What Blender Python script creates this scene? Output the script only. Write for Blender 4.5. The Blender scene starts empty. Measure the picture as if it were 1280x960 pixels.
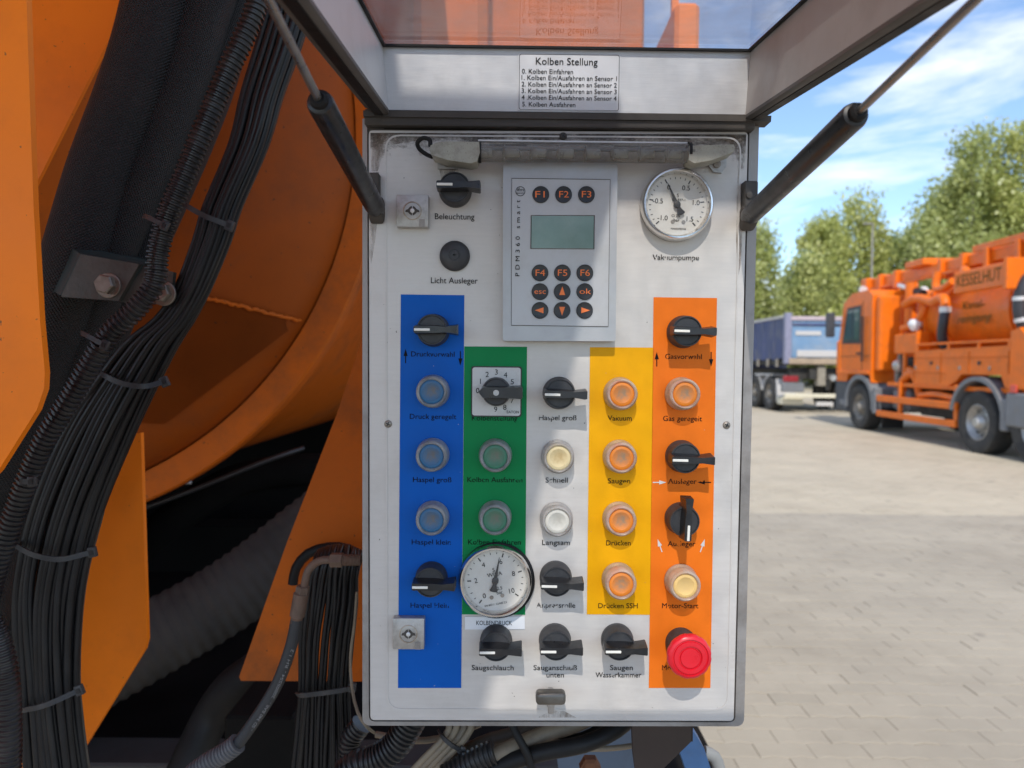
import bpy, bmesh, math, random
from mathutils import Vector, Matrix, noise
R = math.radians
rnd = random.Random(7)
scene = bpy.context.scene
col = scene.collection

# ------------------------------------------------------------------ camera
F = 890.0; CX, CY = 640.0, 480.0                    # photograph 1280 x 960
PITCH, ROLL = R(1.67), R(0.5)
CAM = Vector((0, 0, 1.4))
fwd = Vector((0, math.cos(PITCH), -math.sin(PITCH)))
up0 = Vector((0, math.sin(PITCH), math.cos(PITCH)))
rt0 = Vector((1, 0, 0))
rt = rt0 * math.cos(ROLL) + up0 * math.sin(ROLL)
upv = up0 * math.cos(ROLL) - rt0 * math.sin(ROLL)
cd = bpy.data.cameras.new('camera'); cam = bpy.data.objects.new('camera', cd); col.objects.link(cam)
m = Matrix((rt, upv, -fwd)).transposed().to_4x4(); m.translation = CAM
cam.matrix_world = m
cd.sensor_width = 36; cd.lens = 36 * F / 1280; cd.clip_start = 0.02; cd.clip_end = 3000
cd.dof.use_dof = True; cd.dof.focus_distance = 0.62; cd.dof.aperture_fstop = 7.5
scene.camera = cam

# ------------------------------------------------------------------ sun, sky, exposure
SUN = Vector((-0.10, -1.0, 1.05)).normalized()       # towards the sun
sl = bpy.data.lights.new('sun', 'SUN'); sl.energy = 2.4; sl.angle = R(0.5); sl.color = (1.0, 0.95, 0.87)
so = bpy.data.objects.new('sun', sl); col.objects.link(so)
so.rotation_euler = SUN.to_track_quat('Z', 'Y').to_euler(); so.location = (0, -3, 8)
world = bpy.data.worlds.new('World'); scene.world = world; world.use_nodes = True
wn, wl = world.node_tree.nodes, world.node_tree.links
wn.clear()
w_out = wn.new('ShaderNodeOutputWorld'); w_bg = wn.new('ShaderNodeBackground'); w_bg.inputs[1].default_value = 0.14
sky = wn.new('ShaderNodeTexSky'); sky.sky_type = 'NISHITA'; sky.sun_disc = False
sky.sun_elevation = math.asin(SUN.z); sky.sun_rotation = math.atan2(SUN.x, SUN.y)
sky.air_density = 1.0; sky.dust_density = 0.2; sky.ozone_density = 4.0
tc = wn.new('ShaderNodeTexCoord')
mp = wn.new('ShaderNodeMapping'); mp.inputs['Scale'].default_value = (1.6, 1.6, 6.5); mp.inputs['Location'].default_value = (0.55, 0.2, 0.35)
nz = wn.new('ShaderNodeTexNoise'); nz.inputs['Scale'].default_value = 1.9; nz.inputs['Detail'].default_value = 9; nz.inputs['Roughness'].default_value = 0.58; nz.inputs['Distortion'].default_value = 0.35
rp = wn.new('ShaderNodeValToRGB'); rp.color_ramp.elements[0].position = 0.46; rp.color_ramp.elements[1].position = 0.72
rp.color_ramp.elements[0].color = (0.02, 0.02, 0.02, 1); rp.color_ramp.elements[1].color = (0.95, 0.95, 0.95, 1)
mx = wn.new('ShaderNodeMix'); mx.data_type = 'RGBA'
mx.inputs[7].default_value = (6.2, 6.2, 6.2, 1)
wl.new(tc.outputs['Generated'], mp.inputs[0]); wl.new(mp.outputs[0], nz.inputs['Vector']); wl.new(nz.outputs[0], rp.inputs[0])
wl.new(rp.outputs[0], mx.inputs[0]); wl.new(sky.outputs[0], mx.inputs[6]); wl.new(mx.outputs[2], w_bg.inputs[0]); wl.new(w_bg.outputs[0], w_out.inputs[0])
scene.view_settings.view_transform = 'Standard'; scene.view_settings.look = 'None'
scene.view_settings.exposure = 0.74; scene.view_settings.gamma = 1
scene.cycles.max_bounces = 8; scene.cycles.transparent_max_bounces = 12

# ------------------------------------------------------------------ pixel -> place
def ray(px, py):
    return fwd + rt * ((px - CX) / F) + upv * ((CY - py) / F)
def at(px, py, Y):
    r = ray(px, py); return CAM + r * (Y / r.y)
YAW = R(0.7)
PO = Vector((0.041, 0.6405, 1.0743))                    # bottom centre of the panel face
PU = Vector((math.cos(YAW), math.sin(YAW), 0)); PN = Vector((math.sin(YAW), -math.cos(YAW), 0))
def L(px, py, w=0.0):
    """pixel -> (x, z) in the cabinet's own axes on the plane w in front of its face"""
    r = ray(px, py); p0 = PO + PN * w
    k = (p0 - CAM).dot(PN) / r.dot(PN)
    d = CAM + r * k - PO
    return d.dot(PU), d.z
def L3(px, py, w=0.0):
    x, z = L(px, py, w); return Vector((x, -w, z))
PX = 0.64 / F                                         # metres per pixel on the panel

# ------------------------------------------------------------------ mesh helpers
def mk(name, bm, mat, parent=None, loc=None, rot=None, angle=35, label=None):
    bmesh.ops.recalc_face_normals(bm, faces=bm.faces)
    me = bpy.data.meshes.new(name); bm.to_mesh(me); bm.free()
    if angle is not None:
        for p in me.polygons: p.use_smooth = True
        me.set_sharp_from_angle(angle=R(angle))
    if mat: 
        for q in (mat if isinstance(mat, (list, tuple)) else [mat]): me.materials.append(q)
    o = bpy.data.objects.new(name, me); col.objects.link(o)
    if parent: o.parent = parent
    if loc is not None: o.location = loc
    if rot is not None: o.rotation_euler = rot
    if label: o['label'] = label
    return o
def empty(name, loc=(0, 0, 0), rot=(0, 0, 0), parent=None):
    o = bpy.data.objects.new(name, None); o.empty_display_size = 0.05; col.objects.link(o)
    o.location = loc; o.rotation_euler = rot
    if parent: o.parent = parent
    return o
def tag(o, label=None, cat=None, group=None, kind=None):
    if label: o['label'] = label
    if cat: o['category'] = cat
    if group: o['group'] = group
    if kind: o['kind'] = kind
    return o
def dup(o, parent=None, loc=None, rot=None):
    c = o.copy(); col.objects.link(c)
    if parent: c.parent = parent
    if loc is not None: c.location = loc
    if rot is not None: c.rotation_euler = rot
    for ch in list(o.children): dup(ch, c)
    return c
def new(): return bmesh.new()
def box(bm, c, s, bev=0.0, rot=None, seg=1):
    r = bmesh.ops.create_cube(bm, size=1.0)
    vs = r['verts']
    bmesh.ops.scale(bm, verts=vs, vec=s)
    if bev:
        es = list({e for v in vs for e in v.link_edges})
        b = bmesh.ops.bevel(bm, geom=es, offset=bev, segments=seg, affect='EDGES', profile=0.5)
        vs = list({v for f in b['faces'] for v in f.verts} | {v for v in vs if v.is_valid})
        seen = set(vs); st = list(vs)
        while st:
            v = st.pop()
            for e in v.link_edges:
                q = e.other_vert(v)
                if q not in seen: seen.add(q); st.append(q)
        vs = list(seen)
    if rot is not None:
        bmesh.ops.rotate(bm, verts=vs, cent=(0, 0, 0), matrix=rot)
    bmesh.ops.translate(bm, verts=vs, vec=c)
    return vs
def prism(bm, pts, d, taper=None):
    """pts: front outline (Vectors); d: vector to the back face; taper: back outline instead"""
    a = [bm.verts.new(p) for p in pts]
    b = [bm.verts.new((taper[i] if taper else p + d)) for i, p in enumerate(pts)]
    n = len(a)
    bm.faces.new(a); bm.faces.new(b[::-1])
    for i in range(n):
        bm.faces.new((a[(i + 1) % n], a[i], b[i], b[(i + 1) % n]))
    return a, b
def bevel_all(bm, off, seg=1, ang=20):
    es = [e for e in bm.edges if len(e.link_faces) == 2 and e.calc_face_angle(0) > R(ang)]
    bmesh.ops.bevel(bm, geom=es, offset=off, segments=seg, affect='EDGES', profile=0.5, clamp_overlap=True)
def lathe(bm, prof, n=32, cx=0, cz=0, axis='-y', cap=True, wob=0):
    """prof: (radius, height) list; turned about the panel normal (-y), x or z"""
    rings = []
    for (r, h) in prof:
        ring = []
        if r < 1e-6:
            c, s = 0, 0; ring = [None]
        for i in range(n if r >= 1e-6 else 1):
            a = 2 * math.pi * i / n; rr = r * (1 + wob * math.sin(a * 3 + h * 50))
            x, y = rr * math.cos(a), rr * math.sin(a)
            v = {'-y': (cx + x, -h, cz + y), 'z': (x + cx, y + cz, h), 'x': (h, x + cx, y + cz), 'y': (cx + x, h, cz + y)}[axis]
            nv = bm.verts.new(v)
            if r < 1e-6: ring = [nv]
            else: ring.append(nv)
        rings.append(ring)
    for a, b in zip(rings, rings[1:]):
        if len(a) == 1 and len(b) == 1: continue
        for i in range(n):
            j = (i + 1) % n
            if len(a) == 1: bm.faces.new((a[0], b[i], b[j]))
            elif len(b) == 1: bm.faces.new((a[i], a[j], b[0]))
            else: bm.faces.new((a[i], a[j], b[j], b[i]))
    if cap:
        if len(rings[0]) > 1: bm.faces.new(rings[0])
        if len(rings[-1]) > 1: bm.faces.new(rings[-1][::-1])
    return rings
def catmull(pts, step=0.01):
    P = [Vector(p) for p in pts]
    P = [P[0] * 2 - P[1]] + P + [P[-1] * 2 - P[-2]]
    out = []
    for i in range(1, len(P) - 2):
        p0, p1, p2, p3 = P[i - 1:i + 3]
        n = max(2, int((p2 - p1).length / step))
        for k in range(n):
            t = k / n
            out.append(0.5 * ((2 * p1) + (p2 - p0) * t + (2 * p0 - 5 * p1 + 4 * p2 - p3) * t * t + (3 * p1 - p0 - 3 * p2 + p3) * t ** 3))
    out.append(P[-2].copy())
    return out
def resample(pts, step):
    out = [pts[0].copy()]; acc = 0.0
    for a, b in zip(pts, pts[1:]):
        d = (b - a).length
        if d < 1e-9: continue
        t = step - acc
        while t <= d:
            out.append(a + (b - a) * (t / d)); t += step
        acc = (acc + d) % step if False else d - (t - step)
    return out
def frames(path):
    T = []
    for i in range(len(path)):
        a = path[max(0, i - 1)]; b = path[min(len(path) - 1, i + 1)]
        T.append((b - a).normalized())
    n = T[0].cross(Vector((0, 1, 0)))
    if n.length < 0.01: n = T[0].cross(Vector((1, 0, 0)))
    n.normalize(); N = [n]
    for i in range(1, len(path)):
        q = T[i - 1].rotation_difference(T[i]); n = q @ N[-1]
        n = (n - T[i] * n.dot(T[i])).normalized(); N.append(n)
    return T, N
def sweep(bm, path, rad, n=10, cap=True, ridge=None):
    """rad: number or function(i, s) ; path: list of Vectors"""
    T, N = frames(path); uv = bm.loops.layers.uv.verify()
    rings = []; s = 0; S = []
    for i, p in enumerate(path):
        if i: s += (p - path[i - 1]).length
        S.append(s)
        r = rad(i, s) if callable(rad) else rad
        B = T[i].cross(N[i]); ring = []
        for k in range(n):
            a = 2 * math.pi * k / n; rr = r * (1.09 if ridge is not None and k == ridge else 1)
            ring.append(bm.verts.new(p + N[i] * (rr * math.cos(a)) + B * (rr * math.sin(a))))
        rings.append(ring)
    for i in range(len(rings) - 1):
        for k in range(n):
            j = (k + 1) % n
            f = bm.faces.new((rings[i][k], rings[i][j], rings[i + 1][j], rings[i + 1][k]))
            us = (k / n, (k + 1) / n, (k + 1) / n, k / n); vs = (S[i], S[i], S[i + 1], S[i + 1])
            for l, u_, v_ in zip(f.loops, us, vs): l[uv].uv = (u_, v_)
    if cap:
        bm.faces.new(rings[0][::-1]); bm.faces.new(rings[-1])
def tube(name, pts, rad, mat, parent=None, n=10, step=0.01, raw=False):
    bm = new(); sweep(bm, pts if raw else catmull(pts, step), rad, n)
    return mk(name, bm, mat, parent, angle=60)
def corrugated(name, pts, r, period, mat, parent=None, n=16, depth=0.14, ridge=None):
    path = resample(catmull(pts, 0.004), period / 4)
    prof = (1.0, 1.0, 1 - depth, 1 - depth)
    bm = new(); sweep(bm, path, lambda i, s: r * prof[i % 4], n, ridge=ridge)
    return mk(name, bm, mat, parent, angle=38)

# ------------------------------------------------------------------ materials
MATS = {}
def mat(name, c, rough=0.5, metal=0.0, var=0.12, scale=12.0, bump=0.0, bscale=80.0, dirt=None, dscale=6.0, damt=0.45, coat=0.0, rvar=0.12, spec=None, stretch=None, speck=None):
    if name in MATS: return MATS[name]
    M = bpy.data.materials.new(name); M.use_nodes = True; MATS[name] = M
    N, K = M.node_tree.nodes, M.node_tree.links
    b = N['Principled BSDF']
    b.inputs['Metallic'].default_value = metal
    if spec is not None: b.inputs['Specular IOR Level'].default_value = spec
    if coat: b.inputs['Coat Weight'].default_value = coat; b.inputs['Coat Roughness'].default_value = 0.12
    t = N.new('ShaderNodeTexCoord'); oi = N.new('ShaderNodeObjectInfo')
    ad = N.new('ShaderNodeVectorMath'); ad.operation = 'ADD'
    sc = N.new('ShaderNodeVectorMath'); sc.operation = 'SCALE'; sc.inputs[0].default_value = (17, 31, 23)
    K.new(oi.outputs['Random'], sc.inputs['Scale']); K.new(t.outputs['Object'], ad.inputs[0]); K.new(sc.outputs[0], ad.inputs[1])
    src = ad.outputs[0]
    if stretch:
        mpn = N.new('ShaderNodeMapping'); mpn.inputs['Scale'].default_value = stretch; K.new(src, mpn.inputs[0]); src2 = mpn.outputs[0]
    else: src2 = src
    n1 = N.new('ShaderNodeTexNoise'); n1.inputs['Scale'].default_value = scale; n1.inputs['Detail'].default_value = 6; n1.inputs['Roughness'].default_value = 0.6
    K.new(src2, n1.inputs['Vector'])
    mr = N.new('ShaderNodeMapRange'); mr.inputs['From Min'].default_value = 0.3; mr.inputs['From Max'].default_value = 0.7
    mr.inputs['To Min'].default_value = 1 - var; mr.inputs['To Max'].default_value = 1 + var
    K.new(n1.outputs[0], mr.inputs[0])
    mu = N.new('ShaderNodeVectorMath'); mu.operation = 'SCALE'; mu.inputs[0].default_value = c[:3]; K.new(mr.outputs[0], mu.inputs['Scale'])
    cur = mu.outputs[0]
    if dirt:
        n2 = N.new('ShaderNodeTexNoise'); n2.inputs['Scale'].default_value = dscale; n2.inputs['Detail'].default_value = 8; n2.inputs['Roughness'].default_value = 0.7
        K.new(src, n2.inputs['Vector'])
        m2 = N.new('ShaderNodeMapRange'); m2.inputs['From Min'].default_value = 0.48; m2.inputs['From Max'].default_value = 0.72; m2.inputs['To Max'].default_value = damt
        K.new(n2.outputs[0], m2.inputs[0])
        x = N.new('ShaderNodeMix'); x.data_type = 'RGBA'; x.inputs[7].default_value = (*dirt, 1)
        K.new(m2.outputs[0], x.inputs[0]); K.new(cur, x.inputs[6]); cur = x.outputs[2]
    if speck:
        n3 = N.new('ShaderNodeTexNoise'); n3.inputs['Scale'].default_value = speck[1]; n3.inputs['Detail'].default_value = 2; K.new(src, n3.inputs['Vector'])
        m3 = N.new('ShaderNodeMapRange'); m3.inputs['From Min'].default_value = speck[2]; m3.inputs['From Max'].default_value = speck[2] + 0.03; m3.inputs['To Max'].default_value = speck[3]
        K.new(n3.outputs[0], m3.inputs[0])
        x = N.new('ShaderNodeMix'); x.data_type = 'RGBA'; x.inputs[7].default_value = (*speck[0], 1)
        K.new(m3.outputs[0], x.inputs[0]); K.new(cur, x.inputs[6]); cur = x.outputs[2]
    K.new(cur, b.inputs['Base Color'])
    r1 = N.new('ShaderNodeMapRange'); r1.inputs['From Min'].default_value = 0.3; r1.inputs['From Max'].default_value = 0.7
    r1.inputs['To Min'].default_value = max(0.02, rough - rvar); r1.inputs['To Max'].default_value = min(1, rough + rvar)
    K.new(n1.outputs[0], r1.inputs[0]); K.new(r1.outputs[0], b.inputs['Roughness'])
    if bump:
        n4 = N.new('ShaderNodeTexNoise'); n4.inputs['Scale'].default_value = bscale; n4.inputs['Detail'].default_value = 4; K.new(src2, n4.inputs['Vector'])
        bp = N.new('ShaderNodeBump'); bp.inputs['Strength'].default_value = min(1, bump); bp.inputs['Distance'].default_value = 0.002
        K.new(n4.outputs[0], bp.inputs['Height']); K.new(bp.outputs[0], b.inputs['Normal'])
    return M
ORANGE = (0.95, 0.215, 0.004)
m_orange = mat('orange_paint', ORANGE, 0.45, spec=.25, var=0.07, scale=5, dirt=(0.45, 0.10, 0.015), damt=0.3, speck=((0.12, 0.06, 0.03), 160, 0.735, 0.8))
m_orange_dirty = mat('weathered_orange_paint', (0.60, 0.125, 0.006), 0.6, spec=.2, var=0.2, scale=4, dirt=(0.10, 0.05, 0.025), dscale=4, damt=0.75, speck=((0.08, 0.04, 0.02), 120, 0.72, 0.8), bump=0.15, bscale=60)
m_white = mat('anodised_white_aluminium', (0.59, 0.56, 0.52), 0.42, metal=0.1, var=0.035, scale=30, stretch=(1.5, 1, 14), dirt=(0.33, 0.29, 0.24), dscale=9, damt=0.28, speck=((0.06, 0.05, 0.04), 260, 0.76, 0.85))
m_alu = mat('brushed_aluminium', (0.66, 0.66, 0.65), 0.42, metal=0.3, var=0.05, scale=60, stretch=(1, 20, 20), dirt=(0.35, 0.32, 0.28), dscale=14, damt=0.25)
m_alu_dull = mat('dull_grey_aluminium', (0.33, 0.31, 0.29), 0.55, metal=0.35, var=0.14, scale=22, dirt=(0.12, 0.10, 0.08), dscale=10, damt=0.7, bump=0.1, bscale=200)
m_grime = mat('grimy_dark_metal', (0.085, 0.075, 0.065), 0.7, metal=0.2, var=0.35, scale=14, dirt=(0.02, 0.018, 0.016), damt=0.7)
m_tankpaint = mat('dark_tank_orange', (0.34, 0.068, 0.004), 0.6, spec=.2, var=0.25, scale=3, dirt=(0.07, 0.035, 0.02), dscale=3, damt=0.7, speck=((0.05, 0.03, 0.02), 120, 0.72, 0.8), bump=0.15, bscale=60)  # darker orange than the plates and flange
m_rubber = mat('black_rubber', (0.009, 0.009, 0.0095), 0.6, spec=.3, var=0.3, scale=30, dirt=(0.07, 0.06, 0.05), damt=0.18)
m_plastic = mat('black_plastic', (0.012, 0.013, 0.015), 0.36, spec=.5, var=0.25, scale=90, dirt=(0.10, 0.09, 0.08), dscale=60, damt=0.22)
m_plastic2 = mat('worn_black_plastic', (0.03, 0.031, 0.034), 0.5, var=0.25, scale=90, dirt=(0.12, 0.11, 0.10), dscale=50, damt=0.35)
m_cable = mat('black_cable_jacket', (0.010, 0.010, 0.011), 0.42, spec=.35, var=0.35, scale=25, dirt=(0.045, 0.04, 0.032), dscale=12, damt=0.35)
m_tan = mat('tan_cable_jacket', (0.24, 0.19, 0.13), 0.6, var=0.2, scale=25, dirt=(0.06, 0.05, 0.04), dscale=20, damt=0.6)
m_chrome = mat('polished_steel', (0.75, 0.73, 0.70), 0.14, metal=1.0, var=0.06, scale=60, dirt=(0.30, 0.22, 0.15), dscale=60, damt=0.35, rvar=0.07)
m_zinc = mat('zinc_casting', (0.46, 0.45, 0.43), 0.45, metal=0.6, var=0.15, scale=160, dirt=(0.16, 0.13, 0.10), dscale=70, damt=0.5, bump=0.2, bscale=900)
m_steel = mat('tarnished_steel', (0.30, 0.27, 0.23), 0.45, metal=0.7, var=0.25, scale=70, dirt=(0.13, 0.07, 0.04), dscale=40, damt=0.7)
m_rod = mat('strut_rod_steel', (0.30, 0.29, 0.28), 0.32, metal=0.8, var=0.15, scale=80)
m_needle = mat('black_ink', (0.012, 0.012, 0.013), 0.5, var=0.1)
m_cream = mat('aged_cream_plastic', (0.36, 0.35, 0.29), 0.55, var=0.10, scale=60, dirt=(0.14, 0.12, 0.09), dscale=70, damt=0.7, speck=((0.05, 0.04, 0.03), 900, 0.66, 0.7))
m_pointer = mat('ivory_marker', (0.80, 0.78, 0.70), 0.5, var=0.05)
m_sticker = mat('white_sticker', (0.72, 0.73, 0.74), 0.4, var=0.03)
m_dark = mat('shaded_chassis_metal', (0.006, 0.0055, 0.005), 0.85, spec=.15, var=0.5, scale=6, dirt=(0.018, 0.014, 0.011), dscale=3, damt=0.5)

def stripe(name, c, rough=0.45):
    return mat(name, c, rough, spec=.15, var=0.03, scale=40, dirt=tuple(k * 0.75 for k in c), dscale=18, damt=0.35, speck=((0.5, 0.48, 0.44), 420, 0.775, 0.7))
m_blue = stripe('blue_print', (0.001, 0.098, 0.44)); m_green = stripe('green_print', (0.002, 0.21, 0.06))
m_yellow = stripe('yellow_print', (0.80, 0.375, 0.001)); m_orng = stripe('orange_print', (0.80, 0.17, 0.010))

def ink(name, c=(0.006, 0.006, 0.007), wear=0.5, scale=260.0):
    """printing ink that has worn away in flakes"""
    M = mat(name, c, 0.6, var=0.1, spec=.1)
    N, K = M.node_tree.nodes, M.node_tree.links
    if wear > 0:
        out = N['Material Output']; b = N['Principled BSDF']
        t = N.new('ShaderNodeTexCoord'); n = N.new('ShaderNodeTexNoise'); n.inputs['Scale'].default_value = scale; n.inputs['Detail'].default_value = 3
        g = N.new('ShaderNodeMapRange'); g.inputs['From Min'].default_value = wear; g.inputs['From Max'].default_value = wear + 0.04
        tr = N.new('ShaderNodeBsdfTransparent'); mxs = N.new('ShaderNodeMixShader')
        oi = N.new('ShaderNodeObjectInfo'); ad = N.new('ShaderNodeVectorMath'); ad.operation = 'ADD'
        K.new(t.outputs['Object'], ad.inputs[0]); K.new(oi.outputs['Random'], ad.inputs[1])
        K.new(ad.outputs[0], n.inputs['Vector']); K.new(n.outputs[0], g.inputs[0]); K.new(g.outputs[0], mxs.inputs[0])
        K.new(b.outputs[0], mxs.inputs[1]); K.new(tr.outputs[0], mxs.inputs[2]); K.new(mxs.outputs[0], out.inputs[0])
    return M
m_ink = ink('worn_black_ink', wear=0.60)
m_inkx = ink('heavily_worn_black_ink', wear=0.56)
m_ink0 = ink('crisp_black_ink', wear=0)
m_inkor = mat('orange_key_print', (0.90, 0.20, 0.04), 0.5, var=0.05)
m_inkwhite = mat('silver_print', (0.62, 0.61, 0.58), 0.5, var=0.1)

def clearish(name, tint, opaque=0.1, rough=0.05, white=(0.8, 0.8, 0.8), spec=0.5, ior=1.45):
    """thin see-through sheet: transparent + fresnel gloss + a little haze of its own"""
    M = bpy.data.materials.new(name); M.use_nodes = True; MATS[name] = M
    N, K = M.node_tree.nodes, M.node_tree.links; N.remove(N['Principled BSDF']); out = N['Material Output']
    tr = N.new('ShaderNodeBsdfTransparent'); tr.inputs[0].default_value = (*tint, 1)
    df = N.new('ShaderNodeBsdfDiffuse'); df.inputs[0].default_value = (*white, 1)
    gl = N.new('ShaderNodeBsdfGlossy'); gl.inputs['Roughness'].default_value = rough
    lw = N.new('ShaderNodeLayerWeight'); lw.inputs[0].default_value = .5
    pw = N.new('ShaderNodeMath'); pw.operation = 'POWER'; pw.inputs[1].default_value = 5; K.new(lw.outputs['Facing'], pw.inputs[0])
    fr = N.new('ShaderNodeMath'); fr.operation = 'MULTIPLY_ADD'; fr.inputs[1].default_value = .9; fr.inputs[2].default_value = ((ior - 1) / (ior + 1)) ** 2; K.new(pw.outputs[0], fr.inputs[0])
    t = N.new('ShaderNodeTexCoord'); nz_ = N.new('ShaderNodeTexNoise'); nz_.inputs['Scale'].default_value = 55; nz_.inputs['Detail'].default_value = 8
    K.new(t.outputs['Object'], nz_.inputs['Vector'])
    g = N.new('ShaderNodeMapRange'); g.inputs['From Min'].default_value = 0.35; g.inputs['From Max'].default_value = 0.7; g.inputs['To Min'].default_value = opaque * 0.6; g.inputs['To Max'].default_value = min(1, opaque * 1.5)
    K.new(nz_.outputs[0], g.inputs[0])
    a = N.new('ShaderNodeMixShader'); b2 = N.new('ShaderNodeMixShader')
    K.new(g.outputs[0], a.inputs[0]); K.new(tr.outputs[0], a.inputs[1]); K.new(df.outputs[0], a.inputs[2])
    K.new(fr.outputs[0], b2.inputs[0]); K.new(a.outputs[0], b2.inputs[1]); K.new(gl.outputs[0], b2.inputs[2])
    K.new(b2.outputs[0], out.inputs[0])
    return M
m_window = clearish('smoky_acrylic', (0.97, 0.97, 0.98), opaque=0.17, rough=0.05, white=(0.75, 0.70, 0.72))
m_glass = clearish('gauge_glass', (0.97, 0.97, 0.97), opaque=0.03, rough=0.03)
m_boot = clearish('clear_silicone', (0.88, 0.86, 0.84), opaque=0.52, rough=0.3, white=(0.50, 0.48, 0.46), ior=1.35)
m_tubeclear = clearish('clear_lamp_tube', (0.70, 0.69, 0.66), opaque=0.24, rough=0.12, white=(0.36, 0.35, 0.32))

def braid_mat():
    M = mat('braided_hose_sleeve', (0.017, 0.0165, 0.017), 0.6, spec=.4, var=0.3, scale=12, dirt=(0.038, 0.032, 0.027), dscale=9, damt=0.4)
    N, K = M.node_tree.nodes, M.node_tree.links; b = N['Principled BSDF']
    uv = N.new('ShaderNodeUVMap'); s = N.new('ShaderNodeSeparateXYZ'); K.new(uv.outputs[0], s.inputs[0])
    def sn(inp, k, ph):
        a = N.new('ShaderNodeMath'); a.operation = 'MULTIPLY'; a.inputs[1].default_value = k; K.new(inp, a.inputs[0])
        b_ = N.new('ShaderNodeMath'); b_.operation = 'SINE'; K.new(a.outputs[0], b_.inputs[0]); return b_.outputs[0]
    u = sn(s.outputs[0], 2 * math.pi * 56, 0); v = sn(s.outputs[1], 2 * math.pi / 0.0040, 0)
    p = N.new('ShaderNodeMath'); p.operation = 'MULTIPLY'; K.new(u, p.inputs[0]); K.new(v, p.inputs[1])
    bp = N.new('ShaderNodeBump'); bp.inputs['Strength'].default_value = 1.0; bp.inputs['Distance'].default_value = 0.0008
    K.new(p.outputs[0], bp.inputs['Height']); K.new(bp.outputs[0], b.inputs['Normal'])
    return M
m_braid = braid_mat()

# ------------------------------------------------------------------ lettering (queued, converted in one go)
TEXTS = []
def text(s, parent, x, z, w=None, h=0.005, mat_=None, name='lettering', width=None, y=0.0, rot=(math.pi / 2, 0, 0), align='CENTER', shear=0.0, loc=None, spacing=1.0, label=None):
    c = bpy.data.curves.new(name, 'FONT'); c.body = s; c.size = 1.0; c.align_x = align; c.align_y = 'CENTER'; c.extrude = 0.00006 / max(h, 1e-4) * 0.7
    c.space_character = spacing; c.resolution_u = 3; c.shear = shear
    o = bpy.data.objects.new('queued_text', c); col.objects.link(o)
    TEXTS.append((o, name, s, parent, loc or (x, y, z), rot, h / 0.70, width, mat_ or m_ink, label))
def flush_texts():
    dg = bpy.context.evaluated_depsgraph_get(); dg.update()
    for (o, name, s, parent, loc, rot, k, width, mt, label) in TEXTS:
        me = bpy.data.meshes.new_from_object(o.evaluated_get(dg)); me.name = name
        xs = [v.co.x for v in me.vertices]; wd = (max(xs) - min(xs)) if xs else 1
        kx = (width / wd) if width else k
        for v in me.vertices: v.co = (v.co.x * kx, v.co.y * k, v.co.z * k)
        me.materials.clear(); me.materials.append(mt)
        q = bpy.data.objects.new(name, me); col.objects.link(q); q.parent = parent; q.location = loc; q.rotation_euler = rot
        if label: q['label'] = label
        c = o.data; bpy.data.objects.remove(o); bpy.data.curves.remove(c)
    TEXTS.clear()
# ================================================================== the control cabinet
cab = empty('control_cabinet', PO, (0, 0, YAW))
tag(cab, 'grey metal control cabinet with raised lid, coloured stripes, rotary switches and push buttons', 'control panel')
def V(px, py, w=0.0): return L3(px, py, w)
def rounded(c, r, n=6):
    """round the corners of an outline in the x/z plane; r per corner"""
    out = []; k = len(c)
    for i in range(k):
        a, b, d = c[i - 1], c[i], c[(i + 1) % k]
        rr = r[i] if isinstance(r, (list, tuple)) else r
        if rr <= 0: out.append(b.copy()); continue
        u, v = (a - b).normalized(), (d - b).normalized()
        p, q = b + u * rr, b + v * rr
        for j in range(n + 1):
            t = j / n; out.append(p * (1 - t) ** 2 + b * 2 * t * (1 - t) + q * t ** 2)
    return out
IN = Vector((0, 1, 0))
def ring(bm, outer, inner, d):
    """frame between two outlines with the same number of points, extruded by d"""
    n = len(outer); O = [bm.verts.new(p) for p in outer]; I = [bm.verts.new(p) for p in inner]
    O2 = [bm.verts.new(p + d) for p in outer]; I2 = [bm.verts.new(p + d) for p in inner]
    for i in range(n):
        j = (i + 1) % n
        bm.faces.new((O[i], O[j], I[j], I[i])); bm.faces.new((O2[j], O2[i], I2[i], I2[j]))
        bm.faces.new((O[j], O[i], O2[i], O2[j])); bm.faces.new((I[i], I[j], I2[j], I2[i]))

oc = [V(453, 148, -.003), V(949, 152, -.003), V(930, 908, -.003), V(453, 907, -.003)]
ic = [V(459, 160, -.003), V(937, 162, -.003), V(919, 903, -.003), V(461, 902, -.003)]
bm = new(); prism(bm, rounded([p + IN * 0.004 for p in oc], [.001, .001, .008, .008]), IN * 0.19)
mk('cabinet_body', bm, m_alu_dull, cab)
bm = new(); ring(bm, rounded(oc, [.001, .001, .008, .008]), rounded(ic, [.001, .001, .006, .006]), IN * 0.004); bevel_all(bm, .0006, 1, 50)
mk('rim_frame', bm, m_alu_dull, cab)
fc = [V(461, 163), V(935, 165), V(917, 901), V(463, 900)]
bm = new(); prism(bm, rounded(fc, [.004, .004, .004, .004]), IN * 0.0032); bevel_all(bm, .0005, 1, 50)
plate = mk('front_plate', bm, m_white, cab)
bm = new(); ring(bm, rounded([V(481, 168, .0006), V(927, 171, .0006), V(911, 889, .0006), V(483, 888, .0006)], .014), rounded([V(483, 170, .0006), V(925, 173, .0006), V(909, 887, .0006), V(485, 886, .0006)], .013), IN * 0.0012)
mk('embossed_line', bm, m_white, plate)
# hinge channel between lid and plate, its shadow put in as dark colour
bm = new(); box(bm, (V(700, 152).x, -0.0015, V(700, 152).z), (.345, .010, .014), .001)
mk('hinge_shade_strip', bm, m_grime, cab)  # dark metal here stands for the shadow under the lid
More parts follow.
